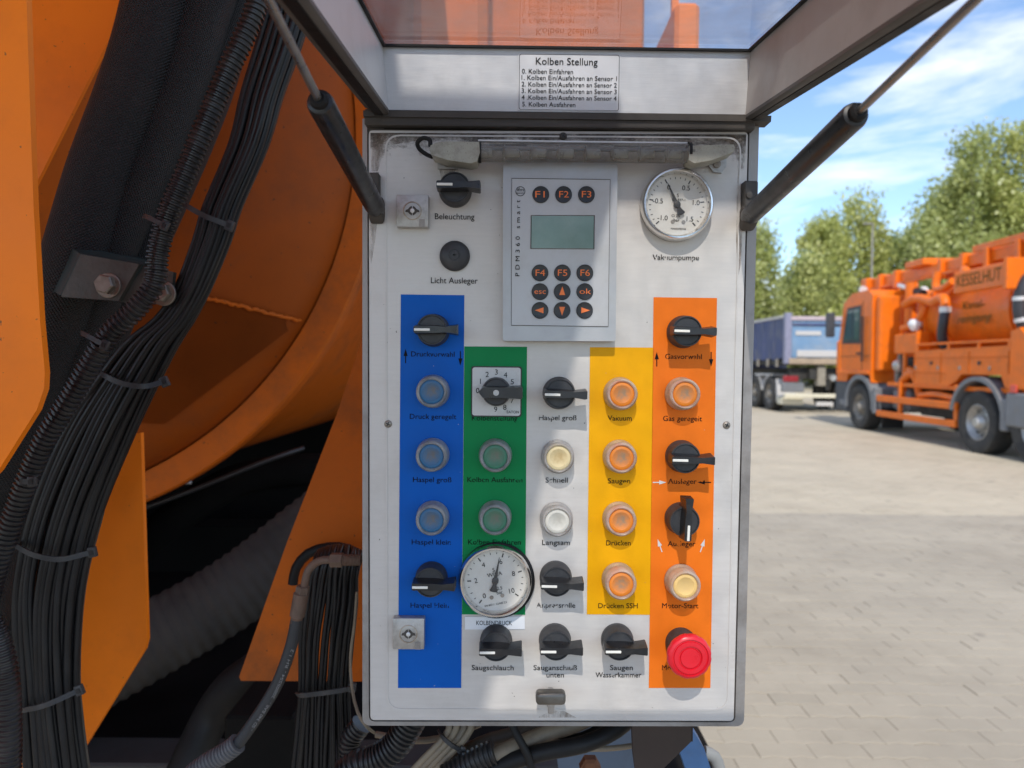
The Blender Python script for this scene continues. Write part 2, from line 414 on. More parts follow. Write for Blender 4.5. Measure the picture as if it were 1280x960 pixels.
# grime washed out from under the lid and from the fittings: thin stains
def stain(pts, c, wear, w=.00025, name='grime_stain'):
    n_ = 'grime_%s' % (len(MATS),)
    bm = new(); prism(bm, [V(x, y, w) for x, y in pts], IN * 0.0001)
    M = MATS.get('grime_film')
    if not M:
        M = ink('grime_film', (0.10, 0.085, 0.07), wear=0.0)
        N, K = M.node_tree.nodes, M.node_tree.links
        out = N['Material Output']; b = N['Principled BSDF']; t = N.new('ShaderNodeTexCoord')
        mpn = N.new('ShaderNodeMapping'); mpn.inputs['Scale'].default_value = (.7, 1, 1.1)
        n = N.new('ShaderNodeTexNoise'); n.inputs['Scale'].default_value = 48; n.inputs['Detail'].default_value = 12; n.inputs['Roughness'].default_value = 0.82
        sp = N.new('ShaderNodeSeparateXYZ'); g = N.new('ShaderNodeMapRange'); g.inputs['From Min'].default_value = 0.50; g.inputs['From Max'].default_value = 0.536; g.inputs['To Min'].default_value = -0.16; g.inputs['To Max'].default_value = 0.27
        a = N.new('ShaderNodeMath'); a.operation = 'ADD'; h = N.new('ShaderNodeMapRange'); h.inputs['From Min'].default_value = 0.50; h.inputs['From Max'].default_value = 0.88; h.inputs['To Max'].default_value = 0.85
        tr = N.new('ShaderNodeBsdfTransparent'); ms = N.new('ShaderNodeMixShader')
        K.new(t.outputs['Object'], mpn.inputs[0]); K.new(mpn.outputs[0], n.inputs['Vector']); K.new(t.outputs['Object'], sp.inputs[0]); K.new(sp.outputs[2], g.inputs[0])
        K.new(n.outputs[0], a.inputs[0]); K.new(g.outputs[0], a.inputs[1]); K.new(a.outputs[0], h.inputs[0]); K.new(h.outputs[0], ms.inputs[0])
        K.new(tr.outputs[0], ms.inputs[1]); K.new(b.outputs[0], ms.inputs[2]); K.new(ms.outputs[0], out.inputs[0])
    return mk(name, bm, M, plate)
stain([(463, 166), (933, 168), (930, 232), (463, 240)], None, None)

rm_ = ink('rust_stain_film', (0.19, 0.13, 0.085), wear=0)
N_x, K_x = rm_.node_tree.nodes, rm_.node_tree.links
o_x = N_x['Material Output']; b_x = N_x['Principled BSDF']; t_x = N_x.new('ShaderNodeTexCoord'); n_x = N_x.new('ShaderNodeTexNoise'); n_x.inputs['Scale'].default_value = 70; n_x.inputs['Detail'].default_value = 9; n_x.inputs['Roughness'].default_value = .7
g_x = N_x.new('ShaderNodeMapRange'); g_x.inputs['From Min'].default_value = .42; g_x.inputs['From Max'].default_value = .78; g_x.inputs['To Max'].default_value = .55; tr_x = N_x.new('ShaderNodeBsdfTransparent'); ms_x = N_x.new('ShaderNodeMixShader')
mp_x = N_x.new('ShaderNodeMapping'); mp_x.inputs['Scale'].default_value = (1, 1, .25)
K_x.new(t_x.outputs['Object'], mp_x.inputs[0]); K_x.new(mp_x.outputs[0], n_x.inputs['Vector']); K_x.new(n_x.outputs[0], g_x.inputs[0]); K_x.new(g_x.outputs[0], ms_x.inputs[0]); K_x.new(tr_x.outputs[0], ms_x.inputs[1]); K_x.new(b_x.outputs[0], ms_x.inputs[2]); K_x.new(ms_x.outputs[0], o_x.inputs[0])
for pl_ in ([(922, 190), (931, 190), (930, 262), (926, 330), (923, 345), (920, 300)], [(462, 215), (474, 215), (473, 262), (469, 300), (464, 330), (462, 320)], [(690, 888), (704, 888), (720, 897), (672, 897)], [(548, 206), (572, 206), (566, 222), (552, 226)], [(466, 166), (560, 166), (520, 176), (484, 182), (472, 214), (464, 214)], [(880, 168), (932, 168), (931, 210), (922, 212), (918, 182), (900, 174)]):
    bm = new(); prism(bm, [V(x, y, .00032) for x, y in pl_], IN * .0001); mk('rust_stain', bm, rm_, plate)
# coloured stripes printed on the plate
def stripe_obj(x0, y0, x1, y1, x2, y2, x3, y3, m, nm):
    bm = new(); prism(bm, [V(x0, y0, .0004), V(x1, y1, .0004), V(x2, y2, .0004), V(x3, y3, .0004)], IN * 0.0002)
    return mk(nm, bm, m, cab)
tag(stripe_obj(501, 368, 580.5, 369, 576.5, 860, 497.5, 860, m_blue, 'colour_stripe'), 'blue stripe')
tag(stripe_obj(580.5, 433, 658.8, 433.5, 656.5, 768.5, 577.5, 768, m_green, 'colour_stripe'), 'green stripe')
tag(stripe_obj(737.5, 434, 817, 434.5, 812.4, 768.5, 733.5, 768, m_yellow, 'colour_stripe'), 'yellow stripe')
tag(stripe_obj(817, 371.5, 896.3, 372.5, 888, 860, 811, 860, m_orng, 'colour_stripe'), 'orange stripe')

def lt(s, px, py, wpx, hpx=6.5, m=None, w=.0007, **k):
    x, z = L(px, py, w)
    text(s, cab, x, z, h=hpx * PX, width=wpx * PX if wpx else None, mat_=m or m_ink, y=-w, name='caption', **k)
lt('Beleuchtung', 568, 271, 49, 7.4, m_ink0); lt('Licht Ausleger', 567.5, 351, 58, 7.4, m_ink0)
lt('Vakuumpumpe', 845, 322, 58)
for s, px, py, w, m in [
    ('Druckvorwahl', 541, 443, 54, m_ink), ('Druck geregelt', 541, 521, 58, m_ink), ('Haspel groß', 540, 600, 48, m_ink0), ('Haspel klein', 539, 678, 49, m_ink), ('Haspel klein', 537, 757, 48, m_inkx),
    ('Kolbenstellung', 618, 523, 57, m_inkx), ('Kolben Ausfahren', 618.5, 600, 69, m_ink), ('Kolben Einfahren', 618, 678, 66, m_inkx),
    ('Haspel groß', 697, 522.5, 47, m_ink), ('Schnell', 696, 600.5, 28, m_ink), ('Langsam', 695, 678.5, 35, m_ink), ('Anpressrolle', 695, 757, 49, m_inkx),
    ('Saugschlauch', 616, 835, 53, m_ink), ('Sauganschluß', 694, 835, 55, m_ink), ('unten', 694, 844, 22, m_ink0), ('Saugen', 777, 835, 29, m_ink0), ('Wasserkammer', 773, 844, 58, m_ink),
    ('Vakuum', 775, 523, 30, m_inkx), ('Saugen', 774, 601.5, 28, m_ink), ('Drücken', 773, 679, 31, m_ink), ('Drücken SSH', 772.5, 757.5, 50, m_ink),
    ('Gasvorwahl', 854.5, 446, 46, m_ink), ('Gas geregelt', 853, 523.5, 49, m_ink), ('Ausleger', 853, 602, 36, m_ink), ('Ausleger', 852, 680, 35, m_ink), ('Motor-Start', 850, 757.5, 46, m_ink), ('Motor-Stop', 849, 835, 44, m_ink)]:
    lt(s, px, py, w, 6.5, m)
def arrow(px, py, dx, dy, m, ln=22):
    """printed arrow whose head is at px,py pointing along dx,dy (pixels, y down)"""
    d = Vector((dx, dy)).normalized(); n = Vector((-d.y, d.x)); h = Vector((px, py)); bm = new()
    q = lambda a: V(a.x, a.y, .0007)
    prism(bm, [q(h), q(h - d * 9 + n * 2.6), q(h - d * 9 - n * 2.6)], IN * 0.0002)
    prism(bm, [q(h - d * 9 + n * .6), q(h - d * ln + n * .6), q(h - d * ln - n * .6), q(h - d * 9 - n * .6)], IN * 0.0002)
    mk('printed_arrow', bm, m, cab)
arrow(507, 436, 0, -1, m_ink0, 18); arrow(575.5, 457, 0, 1, m_ink0, 18); arrow(821, 440, 0, -1, m_ink0, 18); arrow(889, 458, 0, 1, m_ink0, 18)
arrow(833, 603, 1, 0, m_inkwhite, 17); arrow(872, 603, -1, 0, m_ink, 17)
arrow(822, 674, -.35, -1, m_inkwhite, 17); arrow(881, 674, .35, -1, m_inkwhite, 17)
# stickers
bm = new(); prism(bm, [V(581, 771, .0009), V(656, 770.5, .0009), V(656, 786.5, .0009), V(581, 787, .0009)], IN * .0003)
st = mk('sticker', bm, m_sticker, cab, label='white paper label reading KOLBENDRUCK')
lt('KOLBENDRUCK', 617.5, 779, 45, 5.6, m_ink0, w=.0011)

# ---- rotary switches
bm = new(); lathe(bm, [(0, -.001), (.0143, -.001), (.0147, .003), (.0143, .006), (.0136, .008), (.0136, .0155), (.0130, .0172), (.0122, .0172), (.0117, .0160), (0, .0160)], 40, cap=False)
k_base = mk('rotary_switch', bm, m_plastic2, cab, angle=30)
def blade(x0, x1):
    bm = new()
    prof = [(-.0148, .0034), (-.0137, .0044), (.004, .0042), (.012, .0034), (.0222, .0050), (.0230, .0044)]
    outer = [Vector((x, -.0145, z)) for x, z in prof] + [Vector((x, -.0145, -z)) for x, z in reversed(prof)]
    front = [Vector((x * .985, -.0285, z * .70 - .0004)) for x, z in prof] + [Vector((x * .985, -.0285, -z * .70 - .0004)) for x, z in reversed(prof)]
    prism(bm, front, None, taper=outer); bevel_all(bm, .0007, 2, 30)
    return bm
mk('lever', blade(0, 0), m_plastic, k_base, angle=30)
bm = new(); box(bm, (-.0074, -.0286, -.0006), (.0135, .0012, .0022), .0003)
mk('pointer_line', bm, m_pointer, k_base)
knobs = [(568, 234, 0, 'rotary switch above the word Beleuchtung'), (540, 412, 0, 'topmost switch on the blue stripe'), (537.5, 728, 0, 'switch at the foot of the blue stripe beside the round gauge'),
         (700, 492, 1, 'switch in the white column above Haspel groß'), (696, 727, 1, 'switch above Anpressrolle'), (620, 808, 0, 'switch above Saugschlauch'),
         (695, 807, 0, 'switch above Sauganschluß unten'), (774.5, 807, 0, 'switch above Saugen Wasserkammer'), (858.7, 414, 1, 'topmost switch on the orange stripe'),
         (856.7, 572.6, 1, 'middle switch on the orange stripe, lever pointing sideways'), (855.8, 652, -88, 'switch on the orange stripe with its lever turned upright')]
for i, (px, py, a, lb) in enumerate(knobs):
    k = k_base if i == 0 else dup(k_base, cab)
    x, z = L(px, py, .016); k.location = (x, 0, z); k.rotation_euler = (0, R(a), 0); k['label'] = lb

# ---- illuminated push buttons
def button(px, py, lens, lb, h=.0165, boot=m_boot, face=None):
    x, z = L(px, py, h)
    bm = new(); lathe(bm, [(.0146, 0), (.0151, .0015), (.0148, .004), (.0141, .0075), (.0139, h - .003), (.0132, h - .0008), (.0122, h), (.0114, h - .0004), (.0108, h - .0016), (.0106, h - .0030)], 40, cap=False)
    o = mk('push_button', bm, boot, cab, loc=(x, 0, z), angle=50, label=lb)
    bm = new(); lathe(bm, [(.0122, 0), (.0122, h - .0045), (.0110, h - .0035), (.0106, h - .0022), (.0100, h - .0016), (.0078, h - .0014), (.0074, h - .0018), (0, h - .0016)], 36, cap=False)
    mk('lens', bm, lens, o, angle=50)
    bm = new(); ring_pts = 36
    o_ = [Vector((.0148 * math.cos(2 * math.pi * k / ring_pts), -.0028, .0148 * math.sin(2 * math.pi * k / ring_pts))) for k in range(ring_pts)]
    i_ = [Vector((.0128 * math.cos(2 * math.pi * k / ring_pts), -.0040, .0128 * math.sin(2 * math.pi * k / ring_pts))) for k in range(ring_pts)]
    ring(bm, o_, i_, IN * 0.0024); mk('collar', bm, m_zinc, o)
    return o
def lensmat(name, c, smudge, rough=.45):
    M = mat(name, c, rough, var=.05, scale=60, spec=.22)
    N, K = M.node_tree.nodes, M.node_tree.links; b = N['Principled BSDF']
    t = N.new('ShaderNodeTexCoord'); s = N.new('ShaderNodeVectorMath'); s.operation = 'LENGTH'
    sep = N.new('ShaderNodeSeparateXYZ'); cmb = N.new('ShaderNodeCombineXYZ'); K.new(t.outputs['Object'], sep.inputs[0]); K.new(sep.outputs[0], cmb.inputs[0])
    a = N.new('ShaderNodeMath'); a.operation = 'SUBTRACT'; a.inputs[1].default_value = .001; K.new(sep.outputs[2], a.inputs[0]); K.new(a.outputs[0], cmb.inputs[2])
    K.new(cmb.outputs[0], s.inputs[0])
    g = N.new('ShaderNodeMapRange'); g.inputs['From Min'].default_value = .0105; g.inputs['From Max'].default_value = .003; K.new(s.outputs['Value'], g.inputs[0])
    n = N.new('ShaderNodeTexNoise'); n.inputs['Scale'].default_value = 260; n.inputs['Detail'].default_value = 6; K.new(t.outputs['Object'], n.inputs[0])
    mm = N.new('ShaderNodeMath'); mm.operation = 'MULTIPLY'; K.new(g.outputs[0], mm.inputs[0]); K.new(n.outputs[0], mm.inputs[1])
    m2 = N.new('ShaderNodeMath'); m2.operation = 'MULTIPLY'; m2.inputs[1].default_value = 1.5; m2.use_clamp = True; K.new(mm.outputs[0], m2.inputs[0])
    x = N.new('ShaderNodeMix'); x.data_type = 'RGBA'; x.inputs[7].default_value = (*smudge, 1)
    src = b.inputs['Base Color'].links[0].from_socket
    K.new(m2.outputs[0], x.inputs[0]); K.new(src, x.inputs[6]); K.new(x.outputs[2], b.inputs['Base Color'])
    return M
l_blue = lensmat('blue_lens', (0.04, 0.15, 0.30), (0.14, 0.14, 0.14)); l_green = lensmat('green_lens', (0.06, 0.21, 0.13), (0.15, 0.17, 0.13))
l_or = lensmat('orange_lens', (0.80, 0.23, 0.02), (0.32, 0.21, 0.13)); l_cream = lensmat('cream_lens', (0.74, 0.62, 0.36), (0.52, 0.38, 0.18))
l_white = lensmat('white_lens', (0.62, 0.60, 0.53), (0.46, 0.44, 0.38)); l_yel = lensmat('pale_yellow_lens', (0.82, 0.55, 0.20), (0.74, 0.50, 0.20))
b_yel = clearish('amber_silicone', (0.95, 0.80, 0.62), opaque=0.6, rough=0.3, white=(0.62, 0.50, 0.40), ior=1.35)
b_blue = clearish('greyed_silicone', (0.72, 0.76, 0.80), opaque=0.6, rough=0.3, white=(0.40, 0.40, 0.40), ior=1.35)
for px, py, ln, lb, bt in [(539.3, 490, l_blue, 'blue push button above Druck geregelt', b_blue), (538.9, 570.8, l_blue, 'blue push button above Haspel groß', b_blue), (538.8, 651, l_blue, 'blue push button above Haspel klein', b_blue),
                       (619, 571.5, l_green, 'green push button above Kolben Ausfahren', b_blue), (618.6, 650.5, l_green, 'green push button above Kolben Einfahren', b_blue),
                       (698.5, 573, l_cream, 'cream push button above Schnell', m_boot), (696.8, 652.5, l_white, 'white push button above Langsam', m_boot),
                       (778.3, 493, l_or, 'orange push button above Vakuum', b_yel), (777.5, 573, l_or, 'orange push button above Saugen on the yellow stripe', b_yel), (777, 652, l_or, 'orange push button above Drücken', b_yel),
                       (777, 731.5, l_or, 'orange push button above Drücken SSH', b_yel), (857, 493, l_or, 'orange push button above Gas geregelt', b_yel), (857.5, 733.5, l_yel, 'pale yellow start button on the orange stripe', b_yel)]:
    tall = .0205 if py > 700 else .0165
    button(px, py, ln, lb, tall, bt)

# ---- black blind button
x, z = L(568, 319, .006)
bm = new(); lathe(bm, [(0, -.001), (.0132, -.001), (.0136, .0015), (.0132, .0035), (.0105, .0058), (.0050, .0066), (.0048, .0062), (.0040, .0062), (.0038, .0066), (.0012, .0066), (.0010, .0045), (0, .0045)], 40, cap=False)
mk('blind_button', bm, m_plastic2, cab, loc=(x, 0, z), angle=40, label='round black button above Licht Ausleger')

# ---- emergency stop
x, z = L(862.6, 822, .034)
m_red = mat('red_plastic', (0.74, 0.012, 0.026), 0.35, var=0.05, scale=60, dirt=(0.45, 0.03, 0.05), dscale=60, damt=0.3)
bm = new(); lathe(bm, [(.0138, -.001), (.0142, .004), (.0130, .007), (.0126, .022), (.0085, .024), (.0085, .029)], 40)
es = mk('emergency_stop_button', bm, m_plastic2, cab, loc=(x, 0, z), angle=40, label='red mushroom stop button on a black collar')
bm = new(); pr = [(.0085, .0255), (.0180, .0262), (.0193, .0285), (.0195, .0310), (.0188, .0335), (.0178, .0344), (.0160, .0352), (.0155, .0336), (.0143, .0338), (.0139, .0354), (.0104, .0356), (.0099, .0338), (.0088, .0340), (.0083, .0357), (0, .0358)]
rings_ = lathe(bm, pr, 72, cap=False)
for k, rg in enumerate(rings_):
    if k in (2, 3, 4) and len(rg) > 1:
        for i, v in enumerate(rg):
            f = 1.0 - (0.022 if (i // 2) % 3 == 0 else 0); v.co.x *= f; v.co.z *= f
mk('mushroom_cap', bm, m_red, es, angle=35)

# ---- cam switch with number plate
x, z = L(620.5, 489.5, .003)
cs = empty('cam_switch', (x, 0, z), parent=cab); cs['label'] = 'selector with square number plate on the green stripe'
h = 31.5 * PX
def sq(hh, w): return rounded([Vector((-hh, -w, hh)), Vector((hh, -w, hh)), Vector((hh, -w, -hh)), Vector((-hh, -w, -hh))], .0025)
bm = new(); prism(bm, sq(h, .0022), IN * .0024); bevel_all(bm, .0004, 1, 50); mk('plate_frame', bm, m_plastic, cs)
bm = new(); prism(bm, sq(h - .0011, .0029), IN * .0012); mk('number_plate', bm, mat('printed_plate', (0.55, 0.55, 0.53), .4, var=.05, dirt=(.25, .24, .22), dscale=60, damt=.4), cs)
for n_, px, py in [('0', 597, 488.5), ('1', 600.5, 477), ('2', 609, 468.5), ('3', 620.5, 465.5), ('4', 632, 469), ('5', 640.5, 477.5), ('6', 644, 489), ('7', 640, 501), ('8', 631, 509.5), ('9', 619.5, 512)]:
    a, b = L(px, py, .003); text(n_, cs, a - x, b - z, h=6.6 * PX, mat_=m_ink0, y=-.0031, name='numeral')
a, b = L(641, 515.2, .003); text('EATON', cs, a - x, b - z, h=3.4 * PX, width=15 * PX, mat_=m_ink0, y=-.0031, name='maker_mark')
bm = new(); lathe(bm, [(.0130, .0025), (.0128, .008), (.0118, .0140), (.0108, .0150), (0, .0150)], 40); ck = mk('knob', bm, m_plastic2, cs, loc=(0, 0, 0), angle=30)
bm = new()
prf = [(-.0150, .0006), (-.0118, .0052), (-.0075, .0056), (.008, .0054), (.0215, .0062), (.0232, .0052)]
fr = [Vector((q * .97, -.0290, t * .82)) for q, t in prf] + [Vector((q * .97, -.0290, -t * .82)) for q, t in reversed(prf)]
bk = [Vector((q, -.0135, t)) for q, t in prf] + [Vector((q, -.0135, -t)) for q, t in reversed(prf)]
prism(bm, fr, None, taper=bk); bevel_all(bm, .0007, 2, 30); mk('lever', bm, m_plastic, cs, angle=30)
bm = new(); lathe(bm, [(0, .0285), (.0026, .0285), (.0025, .0298), (.0018, .0298), (.0016, .0293), (0, .0293)], 20, cap=False); mk('screw', bm, m_zinc, cs, loc=(0, 0, 0))

# ---- screws in the plate
def crosshead(px, py, parent, r=.0034, w=.0, m=m_steel):
    x, z = L(px, py, w + .001)
    bm = new(); lathe(bm, [(0, w - .0005), (r, w - .0005), (r, w + .0006), (r * .8, w + .0014), (0, w + .0017)], 20, cap=False)
    o = mk('screw', bm, m, parent, loc=(x, 0, z), angle=50)
    bm = new(); box(bm, (0, -w - .0016, 0), (r * 1.1, .0006, r * .28), 0, Matrix.Rotation(.5, 3, 'Y')); bmesh.ops.translate(bm, verts=bm.verts, vec=(0, 0, 0))
    box(bm, (0, -w - .00162, 0), (r * .28, .0006, r * 1.1), 0, Matrix.Rotation(.5, 3, 'Y'))
    for v in bm.verts: pass
    mk('screw_slot', bm, m_needle, o)
    return o
for px, py in [(485, 530), (908.5, 531.5), (704, 170)]: crosshead(px, py, cab, m=m_steel if py > 200 else m_grime)

# ---- square locks
for i, (px, py, rot_) in enumerate([(515.5, 263.5, 0), (512.5, 792.5, 0)]):
    w = .009; x, z = L(px + (0 if i == 0 else -2), py, w); hh = 19.5 * PX
    lk = empty('quarter_turn_lock', (x, 0, z), parent=cab)
    lk['label'] = ['square metal lock beside the top switch', 'square metal lock over the lower blue stripe'][i]
    bm = new(); box(bm, (0, -w / 2, 0), (2 * hh, w, 2 * hh), .0007, seg=2); mk('lock_plate', bm, m_zinc, lk)
    bm = new(); lathe(bm, [(.0082, w - .001), (.0082, w + .0006), (.0074, w + .0009), (.0070, w - .0006), (.0056, w - .0002), (0, w - .0002)], 32); mk('lock_cylinder', bm, mat('lock_brass', (.42, .36, .29), .45, metal=.5, var=.25, scale=200, dirt=(.12, .08, .05), dscale=120, damt=.6), lk, angle=30)
    bm = new()
    for s in (-1, 1):
        prism(bm, [Vector((s * .0058, -w - .0006, .0006)), Vector((s * .0038, -w - .0006, .0014)), Vector((s * .0022, -w - .0006, .0034)), Vector((s * .0004, -w - .0006, .0042)), Vector((s * .0004, -w - .0006, -.0042)), Vector((s * .0024, -w - .0006, -.0030)), Vector((s * .0040, -w - .0006, -.0012)), Vector((s * .0062, -w - .0006, -.0012))][::s], IN * .0005)
    mk('key_slot', bm, m_grime, lk)
    bm = new(); lathe(bm, [(.0019, w), (.0019, w + .0012), (.0012, w + .0016), (0, w + .0016)], 20); mk('key_pin', bm, m_alu, lk)
    bm = new(); a = Vector((.0085, -w - .0004, -.0105)); box(bm, a, (.0048, .0003, .0066)); mk('maker_mark', bm, m_alu_dull, lk)

# ---- tee latch at the foot of the panel
x, z = L(688, 871, .022)
tl = empty('tee_latch', (x, 0, z), parent=cab); tl['label'] = 'worn tee handled latch at the foot of the panel'
bm = new(); box(bm, (0, -.024, .001), (.0262, .012, .0112), .0034, seg=3); mk('latch_handle', bm, mat('worn_cast_alloy', (.17, .155, .13), .4, metal=.5, var=.2, scale=60, dirt=(.10, .09, .08), dscale=50, damt=.6), tl)
bm = new(); box(bm, (.001, -.012, -.008), (.0055, .020, .013), .001, Matrix.Rotation(R(20), 3, 'X')); mk('latch_stem', bm, m_zinc, tl)
bm = new(); lathe(bm, [(0, 0), (.0038, 0), (.0038, .006), (.0026, .008), (0, .008)], 14, cx=.0015, cz=-.0145, cap=False); lathe(bm, [(0, 0), (.003, 0), (.003, .004), (0, .005)], 12, cx=-.006, cz=-.006, cap=False)
mk('pivot_bolt', bm, m_steel, tl)

# ---- LED work light across the top
lb_ = empty('work_light', V(728, 192, 0), (0, 0, YAW)); lb_.location = cab.matrix_basis @ V(728, 192, 0) if False else PO + PU * V(728, 192).x + Vector((0, 0, V(728, 192).z))
tag(lb_, 'clear tube work light with cream end caps fixed across the top of the panel', 'work light')
O0 = V(728, 192)
def W(px, py, w): return L3(px, py, w) - O0
a, b = W(596, 190, .022), W(866, 192, .022)
bm = new(); N_ = 32
path = [a + (b - a) * (i / N_) for i in range(N_ + 1)]
sweep(bm, path, .0082, 20); mk('clear_tube', bm, m_tubeclear, lb_)
bm = new(); box(bm, (a + b) / 2 + Vector((0, .0015, .0035)), ((b - a).length, .006, .0022), .0004); mk('led_board', bm, m_alu_dull, lb_)
for i in range(8):
    c = a + (b - a) * ((i + .5) / 8)
    bm = new(); box(bm, c + Vector((-.0055, -.0005, -.001)), (.0150, .004, .0080), .0016, seg=2); mk('led_reflector', bm, mat('reflector_plastic', (.36, .34, .30), .3, var=.2, scale=90, metal=.5), lb_)
    bm = new(); box(bm, a + (b - a) * (i / 8) + Vector((.0005, -.001, -.001)), (.0008, .009, .0120), .0003); mk('tube_divider', bm, m_alu_dull, lb_)
bm = new(); box(bm, (a + b) / 2 + Vector((0, .004, .0095)), ((b - a).length * .99, .008, .0016), .0004); mk('top_rail', bm, m_alu, lb_)
def cap(outline, wf, wb, nm, m):
    bm = new(); prism(bm, [W(x, y, wf) for x, y in outline], None, taper=[W(x, y, wf) + Vector((0, wf - wb, 0)) for x, y in outline]); bevel_all(bm, .0022, 3, 25)
    return mk(nm, bm, m, lb_, angle=45)
cap([(538, 182), (545, 178), (562, 176.5), (599, 177.5), (600, 190), (596, 202), (588, 204), (560, 200), (541, 194), (537, 188)], .031, .010, 'end_cap', m_cream)
cap([(862, 182), (917, 180.5), (919, 184), (917, 190), (890, 200), (868, 204), (861, 200)], .030, .010, 'end_cap', m_cream)
for px, py, pl in [(558.5, 203, [(547, 190), (572, 190), (572, 211), (547, 211)]), (896.5, 205, [(878, 196), (908, 192), (908, 208), (902, 216), (892, 215)])]:
    bm = new(); prism(bm, [W(x, y, .003) for x, y in pl], IN * .0028); bk_ = mk('mounting_bracket', bm, m_zinc, lb_)
    x, z = W(px, py, .004).x, W(px, py, .004).z
    bm = new(); lathe(bm, [(0, .003), (.0036, .003), (.0034, .0046), (0, .0050)], 18, cap=False); mk('screw', bm, m_steel, bk_, loc=(x, 0, z))
for xq in (600, 861):
    bm = new(); c = W(xq, 190.5, .022); lathe(bm, [(.0089, -.0012), (.0089, .0012)], 28, axis='x')
    for v in bm.verts: v.co += c
    mk('tube_seal', bm, m_rubber, lb_)
for x0, x1 in [(612, 658), (766, 815)]:
    bm = new(); box(bm, (W(x0, 181, .014) + W(x1, 181, .014)) / 2, ((x1 - x0) * PX, .008, .0016), .0003); mk('retaining_clip', bm, m_plastic, lb_)
pts = [W(540, 196, .018), W(533, 193, .014), W(524, 186, .016), W(522, 178, .020), W(529, 172.5, .022), W(537, 175, .022), W(538, 183, .022)]
tube('power_cord', pts, .0019, m_rubber, lb_, 10, .001)

# ---- programmable terminal
O1 = V(699, 316); tm = empty('display_terminal', PO + PU * O1.x + Vector((0, 0, O1.z)), (0, 0, YAW))
tag(tm, 'grey display terminal with green screen and twelve round black keys on the panel', 'display terminal')
def T(px, py, w): return L3(px, py, w) - O1
m_term = mat('terminal_grey_aluminium', (0.42, 0.425, 0.43), .42, metal=.3, var=.04, scale=80, dirt=(.32, .31, .29), dscale=30, damt=.35)
m_foil = mat('keypad_foil', (0.47, 0.475, 0.48), .4, metal=.1, var=.03, scale=80, dirt=(.36, .34, .30), dscale=25, damt=.35)
tf = .013
bm = new(); prism(bm, rounded([T(629, 203, tf), T(772, 204.5, tf), T(769.5, 426.5, tf), T(628.5, 426, tf)], .0025), IN * tf); bevel_all(bm, .0013, 3, 50); mk('housing', bm, m_term, tm)
bm = new(); prism(bm, [T(640, 223, tf + .0004), T(762.5, 224.5, tf + .0004), T(760, 408, tf + .0004), T(639.5, 406.5, tf + .0004)], IN * .0004); mk('keypad_foil', bm, m_foil, tm)
def outline(bm, q, w, t):
    c = sum(q, Vector()) / len(q)
    ring(bm, q, [p + (c - p).normalized() * t for p in q], IN * .0003)
bm = new(); outline(bm, [T(639.5, 222.5, tf + .0006), T(763, 224, tf + .0006), T(760.5, 408.5, tf + .0006), T(639, 407, tf + .0006)], 0, .0006); mk('foil_border', bm, m_grime, tm)
m_lcd = mat('lcd_screen', (0.20, 0.30, 0.27), .16, var=.06, scale=40, dirt=(.30, .38, .35), dscale=35, damt=.4, rvar=.08)
bm = new(); prism(bm, [T(664.5, 270, tf + .0007), T(742.5, 270, tf + .0007), T(742, 310.5, tf + .0007), T(664, 310, tf + .0007)], IN * .0003); sc_ = mk('screen', bm, m_lcd, tm)
bm = new(); outline(bm, [T(663.5, 269, tf + .0009), T(743.5, 269, tf + .0009), T(743, 311.5, tf + .0009), T(663, 311, tf + .0009)], 0, .0009); mk('screen_border', bm, m_grime, tm)
bm = new(); lathe(bm, [(0, 0), (.00735, 0), (.00735, .0006), (.0069, .0010), (.0045, .0007), (0, .0006)], 28, cap=False)
key0 = mk('key', bm, m_plastic, tm, angle=40)
kx = [(676, 704.5, 733), (675, 703, 731), (675, 702.7, 731), (675, 702.5, 730.7)]; ky = [243.3, 341.2, 364.6, 388]
leg = [['F1', 'F2', 'F3'], ['F4', 'F5', 'F6'], ['esc', 'up', 'ok'], ['left', 'down', 'right']]
first = True
for r_ in range(4):
    for c_ in range(3):
        k = key0 if first else dup(key0, tm); first = False
        p = T(kx[r_][c_], ky[r_], tf + .0008); k.location = p; s = leg[r_][c_]; k['label'] = 'round key marked ' + s if s[0] in 'Feo' else 'round key with an arrow pointing ' + s
        if s in ('up', 'down', 'left', 'right'):
            a = {'up': 0, 'left': 90, 'down': 180, 'right': 270}[s]; bm = new()
            prism(bm, [Matrix.Rotation(-R(a), 3, 'Y') @ Vector(v) for v in ((0, -.0013, .0046), (.0026, -.0013, -.0030), (-.0026, -.0013, -.0030))], IN * .0006); mk('key_print', bm, m_inkor, k)
        else:
            text(s, k, 0, -.0003 if s[0] == 'F' else 0, h=(7.8 if s[0] == 'F' else 6.6) * PX, width=(11.5 if s[0] == 'F' else 14) * PX, mat_=m_inkor, y=-.0012, name='key_print')
p = T(647.5, 298, tf + .0009); text('PDM360 smart', tm, 0, 0, h=5.2 * PX, width=92 * PX, mat_=m_ink0, loc=p, rot=(math.pi / 2, -math.pi / 2, 0), spacing=1.7, name='maker_mark')
p = T(650.5, 239, tf + .0009); bm = new(); q = [Vector((.0042 * math.cos(2 * math.pi * k / 24), 0, .0042 * math.sin(2 * math.pi * k / 24))) + p for k in range(24)]
outline(bm, q, 0, .0004); lg = mk('maker_mark', bm, m_ink0, tm)
text('ifm', tm, 0, 0, h=4.0 * PX, width=8 * PX, mat_=m_ink0, loc=p + Vector((0, 0, .0012)), name='maker_mark')
text('electronic', tm, 0, 0, h=1.8 * PX, width=8.5 * PX, mat_=m_ink0, loc=p + Vector((0, 0, -.0016)), name='maker_mark')

